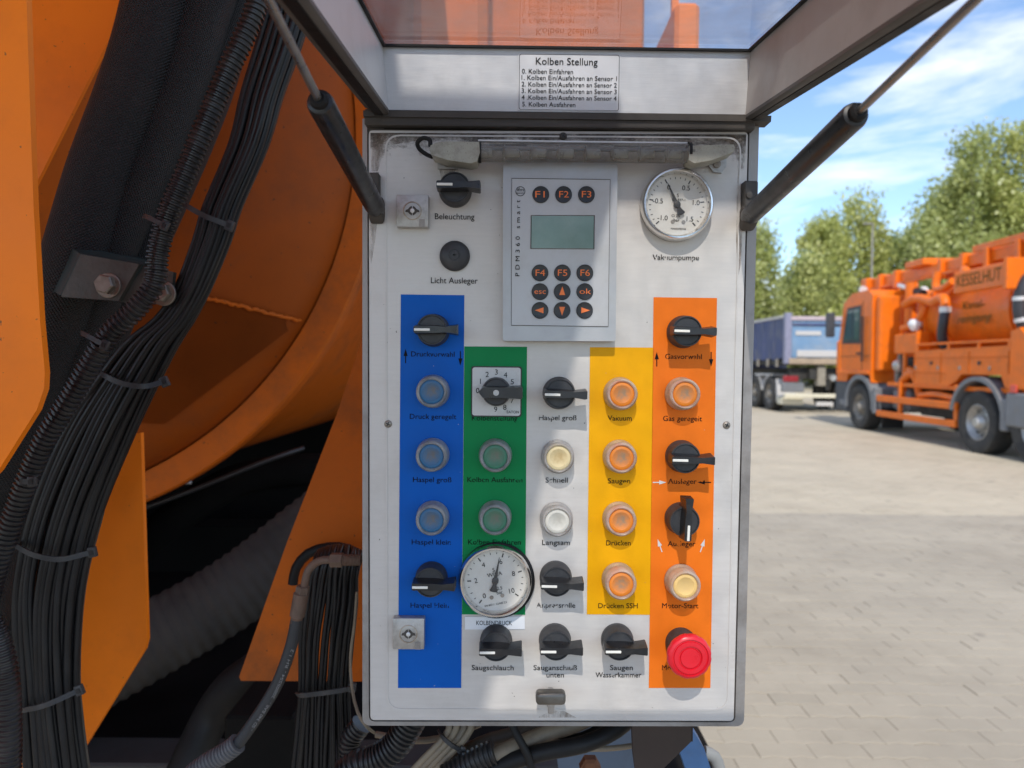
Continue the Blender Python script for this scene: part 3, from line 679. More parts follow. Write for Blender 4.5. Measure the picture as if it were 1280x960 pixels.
# ---- pressure gauges
m_dial = mat('dial_face', (0.66, 0.64, 0.58), .5, var=.04, scale=60, dirt=(.50, .46, .38), dscale=40, damt=.35)
def gauge(px, py, rpx, name_label, lo, hi, labels, minor, val, tilt, flange, units):
    w = .013; O = V(px, py, w); O.y = 0; rr = rpx * .64 / F * (1 - w / .64)
    g = empty('pressure_gauge', PO + PU * O.x + Vector((0, 0, O.z)), (0, 0, YAW)); tag(g, name_label, 'pressure gauge')
    bm = new(); lathe(bm, [(rr * .97, 0), (rr, .0015), (rr, .0075), (rr * .985, .0110), (rr * .94, w), (rr * .90, w), (rr * .865, .0112), (rr * .84, .0085), (rr * .84, .0055)], 72, cap=False); mk('bezel', bm, m_chrome, g, angle=40)
    if flange:
        bm = new(); lathe(bm, [(rr * .9, .0002), (rr * 1.045, .0002), (rr * 1.05, .0035), (rr * 1.0, .0045), (rr * .9, .0045)], 64); fl = mk('gasket', bm, m_rubber, g, loc=(.0012, 0, -.001))
    bm = new(); lathe(bm, [(0, .0055), (rr * .86, .0055)], 64, cap=False); mk('dial', bm, m_dial, g)
    bm = new(); lathe(bm, [(0, .0105), (rr * .855, .0102)], 64, cap=False); mk('glass', bm, m_glass, g)
    ang = lambda v: R(-135 + 270 * (v - lo) / (hi - lo) + tilt)
    bm = new(); n = int(round((hi - lo) / minor))
    for i in range(n + 1):
        v = lo + i * minor; a = ang(v); major = any(abs(v - q) < 1e-6 for q, _ in labels)
        mid = i % 2 == 0
        r1, r0, t = rr * .77, rr * (.66 if major else .71 if mid else .725), rr * (.016 if major else .009)
        d = Vector((math.sin(a), 0, math.cos(a))); nn = Vector((d.z, 0, -d.x)); y = Vector((0, -.0058, 0))
        prism(bm, [d * r1 + nn * t + y, d * r0 + nn * t + y, d * r0 - nn * t + y, d * r1 - nn * t + y], IN * .0002)
    mk('scale_marks', bm, m_needle, g, angle=None)
    for v, s in labels:
        a = ang(v); text(s, g, math.sin(a) * rr * .53, math.cos(a) * rr * .53, h=rr * .135, mat_=m_ink0, y=-.0058, rot=(math.pi / 2, R(tilt), 0), name='numeral')
    for s, dx, dz, hh in units:
        text(s, g, dx * rr, dz * rr, h=hh * rr, mat_=m_ink0, y=-.0058, rot=(math.pi / 2, R(tilt), 0), name='lettering')
    a = ang(val); d = Vector((math.sin(a), 0, math.cos(a))); n2 = Vector((d.z, 0, -d.x)); y = Vector((0, -.0082, 0))
    pts = [(.66, .006), (.30, .030), (.08, .045), (.03, .09), (-.03, .09), (-.10, .05), (-.17, .07), (-.26, .11), (-.30, .09), (-.31, 0)]
    bm = new(); prism(bm, [d * rr * a_ + n2 * rr * b_ + y for a_, b_ in pts] + [d * rr * a_ - n2 * rr * b_ + y for a_, b_ in pts[:-1][::-1]], IN * .0005)
    lathe(bm, [(rr * .09, .0055), (rr * .09, .0088), (rr * .05, .0093), (0, .0093)], 20); mk('needle', bm, m_needle, g, angle=30)
    for dx in (-.10, .20):
        bm = new(); ca, sa = math.cos(R(tilt)), math.sin(R(tilt)); lathe(bm, [(rr * .055, .0055), (rr * .05, .0063), (0, .0063)], 14, cx=dx * rr * ca, cz=-.46 * rr - dx * rr * sa); mk('screw', bm, m_steel, g)
    return g
gauge(848.3, 254, 45.5, 'chrome rimmed vacuum gauge at the top of the panel above Vakuumpumpe', -1, 1.5, [(-1, '-1.0'), (-.5, '-0.5'), (0, '0'), (.5, '0.5'), (1, '1.0'), (1.5, '1.5')], .1, 0, 2, False,
      [('S', .03, .26, .10), ('EN 837-1', .06, .14, .07), ('bar', .0, -.42, .09), ('Cl 2.5', -.02, -.30, .07), ('MANOMETER', .06, -.66, .05)])
gauge(619, 728.5, 46.5, 'chrome rimmed piston pressure gauge overlapping the green stripe above KOLBENDRUCK', 0, 10, [(0, '0'), (2, '2'), (4, '4'), (6, '6'), (8, '8'), (10, '10')], .5, 5.75, -11, True,
      [('S', -.05, .28, .11), ('WIKA', -.02, .16, .11), ('2,5', .12, -.22, .09), ('bar', .12, -.34, .09), ('EN 837-1  CLASS 2,5', .02, -.66, .05)])
# (a circle of the Vakuumpumpe gauge casts its own shadow)

# ------------------------------------------------------------------ the lid (open, tipping forward 7 degrees)
lid = empty('lid', (0, 0, 0), parent=cab); lid['label'] = 'raised lid with a clear window and metal side flanges'
DEL = R(7.0); H0 = L(700, 143, .006)[1]; W0 = .006; S_ = .50; TT = .056
def LD(x, s, t): return Vector((x, -(W0 + s * math.cos(DEL) + t * math.sin(DEL)), H0 - s * math.sin(DEL) + t * math.cos(DEL)))
xl0, xr0 = L(486, 138, .007)[0], L(932, 145, .007)[0]
xl1, xr1 = L(478, 62, .014)[0], L(938.5, 66, .014)[0]
def sec(bm, pts, s0, s1):
    """cross-section (x, t) swept along the lid"""
    a = [LD(x, s1, t) for x, t in pts]; b = [LD(x, s0, t) for x, t in pts]; prism(bm, a, None, taper=b)
bm = new(); sec(bm, [(xl0, 0), (xl1, TT), (xl1 - .0022, TT), (xl0 - .0022, 0)], -.001, S_); mk('side_flange', bm, m_alu, lid, label='bright inner face of the side flange')
bm = new(); sec(bm, [(xr0, 0), (xr1, TT), (xr1 + .0022, TT), (xr0 + .0022, 0)], -.001, S_); mk('side_flange', bm, mat('shaded_aluminium', (.52, .49, .46), .5, metal=.25, var=.08, scale=25, dirt=(.30, .26, .22), dscale=16, damt=.35), lid)  # this flange's shade is put into a darker tone of the aluminium
for sg, x0 in ((-1, xl0), (1, xr0)):
    lip = [(x0 - sg * .0006, -.0015), (x0 + sg * .0022, -.0030), (x0 + sg * .0045, -.0030), (x0 + sg * .0048, .0030), (x0 + sg * .0120, .0030), (x0 + sg * .0125, -.0002), (x0 + sg * .0165, -.0002), (x0 + sg * .0170, .004), (x0 + sg * .0230, .006), (x0 + sg * .0232, .012), (x0 + sg * .002, .011)]
    bm = new(); sec(bm, lip, -.012, S_); mk('lid_lip', bm, mat('lid_channel', (.12, .11, .10), .6, metal=.2, var=.25, scale=20, dirt=(.03, .028, .025), damt=.7), lid)
    bm = new(); sec(bm, [(x0 + sg * .0045, -.0036), (x0 + sg * .0118, -.0036), (x0 + sg * .0114, .0028), (x0 + sg * .0050, .0028)], -.008, S_); mk('seal', bm, m_rubber, lid)
# end wall (bright ledge that carries the sticker)
bm = new(); prism(bm, [LD(xl0, 0, 0), LD(xl1, 0, TT), LD(xr1, 0, TT), LD(xr0, 0, 0)], IN * .0022); wall_ = mk('end_wall', bm, m_alu, lid)
bm = new(); prism(bm, [LD(xl0 - .022, .0035, -.0045), LD(xr0 + .022, .0035, -.0045), LD(xr0 + .022, .0035, .0005), LD(xl0 - .022, .0035, .0005)], Vector((0, .016, 0))); mk('lid_lip', bm, m_grime, lid)
bm = new(); prism(bm, [LD(xl0 - .006, .0015, -.011), LD(xr0 + .008, .0015, -.011), LD(xr0 + .008, .0015, -.0045), LD(xl0 - .006, .0015, -.0045)], Vector((0, .012, 0))); mk('hinge_bar', bm, m_grime, lid)
bm = new(); prism(bm, [LD(xl1 + .0006, 0.0005, TT), LD(xr1 - .0006, .0005, TT), LD(xr1 - .0006, S_, TT), LD(xl1 + .0006, S_, TT)], LD(0, 0, .004) - LD(0, 0, 0)); mk('window', bm, m_window, lid)
bm = new()
for x0, x1, s0, s1 in [(xl1, xr1, .0003, .0040), (xl1, xl1 + .0030, .004, S_), (xr1 - .0030, xr1, .004, S_), (xl1, xr1, S_ - .004, S_)]:
    prism(bm, [LD(x0, s0, TT - .0022), LD(x1, s0, TT - .0022), LD(x1, s1, TT - .0022), LD(x0, s1, TT - .0022)], LD(0, 0, .0018) - LD(0, 0, 0))
mk('window_seal', bm, m_rubber, lid)
bm = new(); sec(bm, [(xl0 - .02, 0), (xl0 - .02, TT), (xr0 + .02, TT), (xr0 + .02, 0)], S_, S_ + .003); mk('front_flange', bm, m_alu_dull, lid)
# sticker on the end wall
def E(px, py):
    r = ray(px, py); # intersect the ledge plane
    q0 = PO + PU * 0 + Vector((0, 0, 0)); c, s = math.cos(YAW), math.sin(YAW)
    tow = lambda v: PO + PU * v.x + Vector((-math.sin(YAW), math.cos(YAW), 0)) * v.y + Vector((0, 0, v.z))
    p0, p1, p2 = tow(LD(0, .0006, 0)), tow(LD(.1, .0006, 0)), tow(LD(0, .0006, .05)); n = (p1 - p0).cross(p2 - p0).normalized()
    k = (p0 - CAM).dot(n) / r.dot(n); d = CAM + r * k - PO
    return Vector((d.dot(PU), d.dot(Vector((-math.sin(YAW), math.cos(YAW), 0))), d.z))
Tn = (LD(0, 1, 0) - LD(0, 0, 0)).normalized()
bm = new(); prism(bm, rounded([E(648, 66.5), E(775.5, 68), E(774.5, 139.5), E(647.5, 138)], .002), -Tn * .0004); stk = mk('sticker', bm, m_sticker, lid, label='white sticker headed Kolben Stellung')
bm = new(); q = rounded([E(649, 67.5) + Tn * .0002, E(774.5, 69) + Tn * .0002, E(773.5, 138.5) + Tn * .0002, E(648.5, 137) + Tn * .0002], .002); cc = sum(q, Vector()) / len(q)
ring(bm, q, [p + (cc - p).normalized() * .0005 for p in q], -Tn * .0002); mk('sticker_border', bm, m_needle, lid)
tilt_ = (math.pi / 2 + DEL, 0, 0)
def et(s, px0, py, wpx, h):
    p = E(px0 + wpx / 2, py) + Tn * .0004; text(s, lid, 0, 0, h=h * PX, width=wpx * PX, mat_=m_ink0, loc=p, rot=tilt_, name='lettering')
et('Kolben Stellung', 670.5, 77.5, 75, 8.2)
for i, (s, w_) in enumerate([('0. Kolben Einfahren', 62), ('1. Kolben Ein/Ausfahren an Sensor 1', 116), ('2. Kolben Ein/Ausfahren an Sensor 2', 116), ('3. Kolben Ein/Ausfahren an Sensor 3', 116), ('4 .Kolben Ein/Ausfahren an Sensor 4', 116), ('5. Kolben Ausfahren', 65)]):
    et(s, 653.5, 89.8 + i * 8.25, w_, 5.4)

# ---- gas struts
def strut(base, tubeend, rodend, lbl):
    o = empty('gas_strut', (0, 0, 0), parent=cab); o['label'] = lbl
    d = (rodend - base).normalized(); 
    up_ = Vector((0, 0, 1)); e = tubeend
    bm = new(); sweep(bm, [base, base + d * .004, base + d * .012, base + (e - base) * .5, e - d * .004, e - d * .0012, e], lambda i, s: (.0068, .0080, .0085, .0085, .0085, .0078, .0052)[i], 24); mk('cylinder', bm, m_plastic, o, angle=35)
    bm = new(); sweep(bm, [e - d * .002, e + d * .003, e + d * .0045], lambda i, s: (.0060, .0056, .0040)[i], 20); mk('rod_seal', bm, m_rubber, o)
    tube('rod', [e, e + (rodend - e) * .5, rodend], .0025, m_rod, o, 14, .05)
    bm = new(); box(bm, (0, 0, 0), (.013, .016, .020), .003, seg=2); q = mk('end_fitting', bm, m_grime, o, loc=base)
    q.rotation_euler = (R(-25), 0, 0)
    return o
def SP(px, py, X):
    """point at local x = X seen at this pixel column, for things in a fore-and-aft plane"""
    r = ray(px, py); k = (PO + PU * X - CAM).dot(PU) / r.dot(PU); d = CAM + r * k - PO
    return Vector((d.dot(PU), d.dot(Vector((-math.sin(YAW), math.cos(YAW), 0))), d.z))
xa = L(471, 263, .004)[0]; xb = L(934, 273, .004)[0]
def strutpts(px0, py0, X, e, r):
    b = L3(px0, py0, .004)
    return b, SP(e[0], e[1], X - 0), SP(r[0], r[1], X - 0)
b_, e_, r_ = strutpts(471, 263, xa, (399, 126), (330, -12)); strut(b_, e_, r_, 'gas strut beside the cables')
b_, e_, r_ = strutpts(935, 272, xb, (1071, 142), (1228, -8)); strut(b_, e_, r_, 'gas strut against the sky')
for px, py, sg in ((466, 240, 1), (936.5, 250, -1)):
    bm = new(); box(bm, V(px, py, .004), (.0125, .010, .032), .0012); mk('strut_bracket', bm, m_grime, cab)
    bm = new(); lathe(bm, [(0, .009), (.003, .009), (.003, .0105), (0, .0115)], 14, cx=V(px, py - 6, .009).x, cz=V(px, py - 6, .009).z, cap=False); mk('rivet', bm, m_grime, cab)
# ================================================================== the near truck: orange steelwork, tank, shaded chassis
trk = empty('suction_truck', (-1.0, 1.6, 0.0))
tag(trk, 'orange suction truck body with round tank beside and above the control cabinet', 'truck')
def par(o, p=None):
    p = p or trk; o.parent = p; o.matrix_parent_inverse = Matrix.Translation(-p.location); return o
def plate_px(name, pts, Y, th, m, bev=.0015, parent=None, label=None):
    q = [at(p[0], p[1], p[2] if len(p) > 2 else Y) for p in pts]
    bm = new(); prism(bm, q, Vector((0, th, 0)))
    if bev: bevel_all(bm, bev, 2, 40)
    o = mk(name, bm, m, label=label); return par(o, parent)
plate_px('side_plate', [(-420, -380), (24, -380), (33, 0), (38, 150), (42, 260), (50, 400), (56, 465), (55, 486), (46, 512), (-2, 588), (-60, 650), (-420, 700)], .52, .006, m_orange, .0012)
# bent sheet with its receding return
bmx = new(); A = [at(-260, -300, .95), at(300, -300, .95), at(200, -60, .95), at(152, 18, .95), at(41, 238, .95), at(-30, 330, .95), at(-260, 420, .95)]
prism(bmx, A, Vector((0, .006, 0))); bevel_all(bmx, .002, 2, 40); par(mk('folded_sheet', bmx, m_orange))
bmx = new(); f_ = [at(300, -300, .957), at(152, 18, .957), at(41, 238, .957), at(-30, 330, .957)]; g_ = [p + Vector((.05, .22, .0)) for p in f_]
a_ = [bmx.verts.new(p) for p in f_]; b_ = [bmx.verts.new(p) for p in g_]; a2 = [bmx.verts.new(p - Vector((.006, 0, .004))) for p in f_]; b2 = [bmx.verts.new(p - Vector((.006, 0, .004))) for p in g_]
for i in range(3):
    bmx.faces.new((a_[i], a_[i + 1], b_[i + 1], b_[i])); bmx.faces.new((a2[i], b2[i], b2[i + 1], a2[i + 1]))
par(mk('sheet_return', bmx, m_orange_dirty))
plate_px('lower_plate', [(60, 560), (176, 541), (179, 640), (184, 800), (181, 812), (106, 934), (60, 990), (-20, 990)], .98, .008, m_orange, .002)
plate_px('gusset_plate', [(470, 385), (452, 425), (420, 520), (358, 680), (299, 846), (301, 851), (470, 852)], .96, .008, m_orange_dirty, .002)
# tank seen end-on: rim flange, domed end, barrel
TY = 1.45; tc_ = at(-20, 168, TY); px2m = TY / F
R1, R2 = 497 * px2m, 462 * px2m
def placed(bm, nm, m, ang=30, label=None):
    for v in bm.verts: v.co += Vector((tc_.x, TY, tc_.z))
    return par(mk(nm, bm, m, angle=ang, label=label))
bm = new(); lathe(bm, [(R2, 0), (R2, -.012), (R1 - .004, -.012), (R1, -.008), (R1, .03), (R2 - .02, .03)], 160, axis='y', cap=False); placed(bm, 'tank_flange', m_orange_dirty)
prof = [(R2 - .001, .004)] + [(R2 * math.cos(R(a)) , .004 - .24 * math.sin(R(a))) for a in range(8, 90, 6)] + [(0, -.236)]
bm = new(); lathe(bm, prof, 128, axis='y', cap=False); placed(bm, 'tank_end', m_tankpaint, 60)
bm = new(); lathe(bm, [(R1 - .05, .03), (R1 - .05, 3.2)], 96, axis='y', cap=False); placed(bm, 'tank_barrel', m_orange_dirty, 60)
# welded reinforcing plate on the dome
def dome(px, py, off):
    r = ray(px, py); p = at(px, py, TY)
    for _ in range(6):
        rr = math.hypot(p.x - tc_.x, p.z - tc_.z) / R2; y = TY + .004 - .24 * math.sqrt(max(0, 1 - rr * rr)) - off; p = at(px, py, y)
    return p
bm = new(); grid = []
for j in range(9):
    row = []
    for i in range(9):
        u, v = i / 8, j / 8
        x = (180 + 198 * u) * (1 - v) + (110 + 95 * u) * v; y = (352 + 48 * u) * (1 - v) + (525 + 5 * u) * v
        row.append(bm.verts.new(dome(x, y, .006)))
    grid.append(row)
for j in range(8):
    for i in range(8): bm.faces.new((grid[j][i], grid[j][i + 1], grid[j + 1][i + 1], grid[j + 1][i]))
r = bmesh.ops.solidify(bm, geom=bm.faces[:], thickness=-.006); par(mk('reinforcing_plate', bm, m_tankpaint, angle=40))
rw = random.Random(3); bead = [dome(178 + 200 * i / 60 + rw.uniform(-.4, .4), 352 + 50 * i / 60 + rw.uniform(-1, 1), .008) for i in range(61)]
bm = new(); sweep(bm, bead, lambda i, s: .0035 + .0008 * math.sin(i * 2.1), 8); par(mk('weld_bead', bm, m_orange_dirty))
# shaded underside; near-black backing walls added to keep the gaps dark
def beam(name, p, s, m=m_dark, rot=None, bev=.004):
    bm = new(); box(bm, p, s, bev, rot); return par(mk(name, bm, m))
beam('dark_backing', (-1.1, 3.2, 1.0), (3.1, .06, 2.0)); beam('dark_backing_floor', (-1.2, 2.3, .62), (3.2, 2.2, .04))
beam('dark_backing', (-3.0, 2.0, 1.0), (.06, 3.0, 2.0))
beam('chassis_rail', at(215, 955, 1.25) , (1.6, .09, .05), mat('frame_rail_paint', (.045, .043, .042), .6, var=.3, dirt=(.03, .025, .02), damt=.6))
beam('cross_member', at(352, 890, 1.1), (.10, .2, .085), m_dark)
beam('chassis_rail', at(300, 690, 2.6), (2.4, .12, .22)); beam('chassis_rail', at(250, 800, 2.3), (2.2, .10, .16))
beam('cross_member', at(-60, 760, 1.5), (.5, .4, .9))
par(tube('brake_pipe', [at(150, 646, 1.7), at(240, 613, 1.75), at(330, 577, 1.8), at(380, 560, 1.85)], .006, mat('dim_steel', (.10, .10, .10), .4, metal=.5)))
bm = new(); box(bm, at(235, 600, 1.7), (.014, .01, .020), .002); par(mk('highlight_dot', bm, m_sticker))  # white box standing in for a bright highlight in the chassis gap
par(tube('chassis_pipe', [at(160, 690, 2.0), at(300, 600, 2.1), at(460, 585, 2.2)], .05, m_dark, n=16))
# big ribbed suction hose in the shade
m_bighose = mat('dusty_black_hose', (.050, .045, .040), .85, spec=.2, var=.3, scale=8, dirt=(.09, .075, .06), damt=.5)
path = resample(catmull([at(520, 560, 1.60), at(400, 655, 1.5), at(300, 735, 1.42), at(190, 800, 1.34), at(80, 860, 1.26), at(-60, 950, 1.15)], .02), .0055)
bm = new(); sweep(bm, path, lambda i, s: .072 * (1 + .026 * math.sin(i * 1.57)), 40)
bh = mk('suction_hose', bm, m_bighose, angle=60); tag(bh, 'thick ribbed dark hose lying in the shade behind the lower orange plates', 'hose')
hs = tube('drain_hose', [at(330, 830, 1.15), at(290, 860, 1.15), at(262, 900, 1.15), at(225, 980, 1.1)], .030, m_rubber, n=20); tag(hs, 'short black hose in the dark gap beside the conduit end', 'hose')

# ---- added orange slab, pipe and roof, out of view, shaped to cast shade
def onto(px, py, z):
    p = PO + PU * L(px, py)[0] + Vector((0, 0, L(px, py)[1])); return p + SUN * ((z - p.z) / SUN.z)
ZB = 2.25
a1, a2_ = onto(770, 250, ZB), onto(598, 915, ZB); dd = (a2_ - a1)
o1, o2 = a1 - dd * .02, a2_ + dd * 1.2
bm = new(); q = [o1, o2, Vector((-1.9, o2.y, ZB)), Vector((-1.9, o1.y, ZB))]; prism(bm, q, Vector((0, 0, .07))); bevel_all(bm, .01, 2, 40); par(mk('shade_slab', bm, m_orange))  # invented slab; its edge follows the shade line wanted on the panel
c0, c1 = onto(700, 170, ZB + .03), onto(700, 250, ZB + .03); rad = abs(c1.y - c0.y) / 2 * math.sin(math.atan2(1.05, 1)) 
ym = (c0.y + c1.y) / 2
tube_ = tube('shade_pipe', [Vector((-.6, ym, ZB + .03)), Vector((.3, ym, ZB + .03)), Vector((.62, ym, ZB + .03))], .0205, m_orange, n=24, step=.1); par(tube_)
bm = new(); box(bm, (-1.78, 1.55, 2.45), (3.2, 3.6, .12), .02, seg=2); par(mk('shade_roof', bm, m_orange))  # added overhead to keep the sun off the tank and hoses
# superstructure seen through the lid window, behind and above the cabinet
bm = new(); box(bm, (-.22, 2.1, 2.35), (1.04, .9, 1.5), .03, seg=2); par(mk('hose_reel_housing', bm, m_orange_dirty))

bm = new(); box(bm, (-.14, 1.60, 2.25), (.16, .12, 1.0), .02); par(mk('housing_duct', bm, m_orange_dirty))
bm = new(); box(bm, (.43, 1.95, 2.24), (.062, .3, .13), .01); box(bm, (.43, 1.95, 2.45), (.018, .018, .34)); box(bm, (.34, 1.95, 2.61), (.20, .02, .02)); par(mk('housing_lamp_bracket', bm, m_orange))

# ================================================================== hoses and cables on the left
def top(o, label, cat, group=None): return tag(o, label, cat, group)
hdef = [([(255, -330), (216, -70), (201, -10), (184, 60), (161, 130), (129, 215), (103, 300), (84, 365), (56, 440), (24, 520), (-16, 600), (-70, 700)], .84, .0375, 'thickest braided black hose, nearest the orange sheet, held in the green clamp'),
        ([(325, -330), (282, -70), (262, -10), (236, 75), (207, 150), (172, 232), (140, 305), (118, 368), (94, 432), (60, 512), (25, 600), (-6, 700), (-30, 800)], .86, .031, 'second braided black hose, middle one of the three held in the clamp'),
        ([(362, -330), (315, -70), (296, -10), (272, 85), (243, 165), (206, 250), (176, 315), (150, 372), (127, 432), (96, 520), (62, 610), (27, 700), (4, 800), (-6, 980)], .89, .026, 'slimmest braided black hose, behind the corrugated conduit')]
for pts, Y, r, lb in hdef:
    o = tube('braided_hose', [at(x, y, Y) for x, y in pts], r, m_braid, n=40, step=.012); top(o, lb, 'hose', 'braided hoses held in the clamp')
cpts = [(392, -330), (345, -110), (331, -45), (320, 10), (303, 52), (285, 90), (259, 152), (229, 225), (210, 270), (198, 318), (196, 343), (190, 362), (166, 391), (139, 416), (112, 459), (86, 503), (57, 550), (34, 602), (20, 640), (6, 680), (-8, 725), (-25, 800)]
m_cond = mat('conduit_plastic', (.017, .017, .018), .38, var=.3, scale=40, dirt=(.11, .10, .085), dscale=50, damt=.35)
o = corrugated('corrugated_conduit', [at(x, y, .715) for x, y in cpts], .0104, .0052, m_cond, n=20, depth=.2, ridge=8); top(o, 'black corrugated conduit snaking over the braided hoses past the clamp', 'conduit')
o = corrugated('corrugated_conduit', [at(x, y, .62) for x, y in [(-22, 760), (-6, 790), (6, 830), (11, 880), (12, 930), (10, 990)]], .0098, .0046, m_cond, n=20, depth=.13, ridge=14); top(o, 'short black corrugated conduit at the bottom corner beside the cable bundle', 'conduit')
# cable bundle
rows = [(-330, 410, 462), (-60, 352, 402), (0, 338, 392), (60, 321, 374), (120, 303, 352), (180, 288, 334), (259, 255, 300), (300, 243, 287), (360, 221, 262), (400, 195, 241), (432, 155, 221), (500, 105, 187), (560, 70, 160), (639, 37, 128), (712, 19, 109), (770, 15, 101), (844, 22, 98), (900, 27, 102), (960, 32, 110), (1010, 36, 118)]
bun = empty('cable_bundle', at(60, 990, .8)); tag(bun, 'big bundle of black cables tied together down beside the orange steelwork', 'cable bundle')
NC = 13; rc = random.Random(11)
for layer, (n, dy) in enumerate(((NC, 0), (10, .013), (8, .024))):
    for i in range(n):
        t0 = (i + .5) / n + (0 if layer == 0 else rc.uniform(-.03, .03)); ph = rc.uniform(0, 6.3); amp = rc.uniform(.01, .035)
        pts = []
        for k, (y, l, rr_) in enumerate(rows):
            t = t0 + amp * math.sin(ph + k * .8); t = min(.97, max(.03, t)); w = rr_ - l
            dep = .80 - .014 * math.sin(math.pi * t) + dy + (.0075 * (i % 2) if w < 70 else .003 * (i % 2)) + .001 * math.sin(ph + k)
            pts.append(at(l + w * t, y, dep))
        rd = (.0041, .0038, .0036)[layer] * rc.choice((.85, 1.0, 1.0, 1.12))
        tube('cable', pts, rd, m_cable, n=10, step=.012).parent = bun
for c in bun.children: c.matrix_parent_inverse = Matrix.Translation(-bun.location)
# dusty grey flat cable on the outer edge
m_dust = mat('dusty_cable_jacket', (.075, .065, .05), .75, var=.3, scale=20, dirt=(.03, .028, .024), damt=.5)
par(tube('dusty_cable', [at(r_ - 1.5, y, .802) for y, l, r_ in rows if y > 560], .0036, m_dust, n=10), bun)
def strap(pts, Y, wpx=6, head=None, parent=bun, m=m_plastic2):
    """cable tie: flat band along the pixels, buckle at the end"""
    P = catmull([at(p[0], p[1], p[2] if len(p) > 2 else Y) for p in pts], .004); hw = wpx / 2 * Y / F; th = .0011
    bm = new(); prev = None
    for i, p in enumerate(P):
        t = (P[min(i + 1, len(P) - 1)] - P[max(i - 1, 0)]).normalized(); s = t.cross(Vector((0, 1, 0))).normalized() * hw; n = s.cross(t).normalized() * th
        rg = [bm.verts.new(p + s + n), bm.verts.new(p - s + n), bm.verts.new(p - s - n), bm.verts.new(p + s - n)]
        if prev:
            for k in range(4): bm.faces.new((prev[k], prev[(k + 1) % 4], rg[(k + 1) % 4], rg[k]))
        else: bm.faces.new(rg)
        prev = rg
    bm.faces.new(prev[::-1]); o = par(mk('cable_tie', bm, m, angle=40), parent)
    e = P[-1]; t = (P[-1] - P[-3]).normalized(); a = math.atan2(t.z, t.x)
    bm = new(); k = hw * 2
    Rm = Matrix.Rotation(-a, 3, 'Y')
    box(bm, e + t * k * .5, (k * 1.5, k * 1.0, k * 2.0), k * .15, None, 2)
    for v in bm.verts: v.co = e + t * k * .5 + Rm @ (v.co - (e + t * k * .5))
    hd = mk('tie_head', bm, m); hd.parent = o; 
    bm = new(); box(bm, (0, 0, 0), (k * .8, k * .3, k * .9), 0)
    for v in bm.verts: v.co = e + t * k * .5 + Vector((0, -k * .5, 0)) + Rm @ v.co
    hd = mk('tie_slot', bm, m_needle); hd.parent = o
    return o
strap([(230, 255, .80), (236, 259, .778), (256, 270, .772), (284, 281, .775)], .775, 6.5)
strap([(126, 466, .80), (132, 470, .775), (152, 479, .768), (180, 483, .77), (203, 478, .785)], .775, 6.5)
strap([(16, 677, .80), (22, 683, .78), (44, 694, .766), (76, 699, .768), (112, 691, .78)], .775, 6.5)
strap([(24, 888, .79), (32, 887, .775), (58, 881, .766), (96, 864, .778)], .775, 6.5)
cor = [o for o in scene.objects if o.name == 'corrugated_conduit'][0]
def strap_c(*a, **k):
    o = strap(*a, parent=trk, **k); o.parent = cor; o.matrix_parent_inverse = Matrix()
    return o
strap_c([(180, 270, .74), (186, 272, .712), (196, 277, .702), (204, 281, .70)], .70, 6)
strap_c([(102, 416, .735), (110, 420, .712), (121, 426, .703), (129, 430, .70)], .70, 6)
strap_c([(22, 603, .72), (28, 602, .703), (38, 602, .700)], .70, 6.5)
# clamp
cl = empty('hose_clamp', at(120, 376, .80)); tag(cl, 'green hose clamp block with grey metal plates and hexagon bolts', 'clamp')
m_clampg = mat('dark_green_plastic', (.018, .042, .040), .5, var=.3, scale=30, dirt=(.06, .055, .045), dscale=40, damt=.5)
m_clampp = mat('worn_grey_steel', (.10, .097, .085), .5, metal=.4, var=.25, scale=35, dirt=(.055, .045, .035), dscale=25, damt=.7, bump=.2, bscale=200)
f_ = [at(69, 297, .83), at(101, 319, .776), at(178, 332, .776), at(150, 377, .776), at(75, 372, .776), at(46, 351, .83)]
bm = new(); prism(bm, [at(100, 317, .780), at(180, 331, .780), at(151, 375, .780), at(75, 369, .780)], None, taper=[at(66, 294, .88), at(186, 322, .92), at(150, 362, .92), at(44, 350, .88)]); bevel_all(bm, .002, 2, 30); par(mk('clamp_block', bm, m_clampg), cl)
bm = new(); prism(bm, [at(101, 318, .774), at(174, 330, .774), at(148, 376, .774), at(76, 371, .774)], Vector((0, .007, 0))); bevel_all(bm, .0018, 2, 30); par(mk('clamp_plate', bm, m_clampp), cl)
bm = new(); prism(bm, [at(179, 332, .782), at(217, 340, .782), at(214, 366, .782), at(200, 380, .782), at(150, 377, .782)], Vector((0, .007, 0))); bevel_all(bm, .0018, 2, 30); par(mk('clamp_plate', bm, m_clampp), cl)
for x, y, yy in ((135, 356, .774), (204, 366, .782)):
    bm = new(); r_ = .0108
    lathe(bm, [(r_, 0), (r_, .009), (r_ * .86, .0106), (0, .0106)], 6)
    for v in bm.verts: v.co = Matrix.Rotation(R(12), 3, 'Y') @ v.co
    for v in bm.verts: v.co += at(x, y, yy)
    par(mk('bolt', bm, m_steel, angle=20), cl)
    bm = new(); lathe(bm, [(.0135, -.001), (.0135, .0016), (.0128, .0022), (0, .0022)], 24)
    for v in bm.verts: v.co += at(x + 1, y + 1, yy)
    par(mk('washer', bm, m_steel, angle=30), cl)

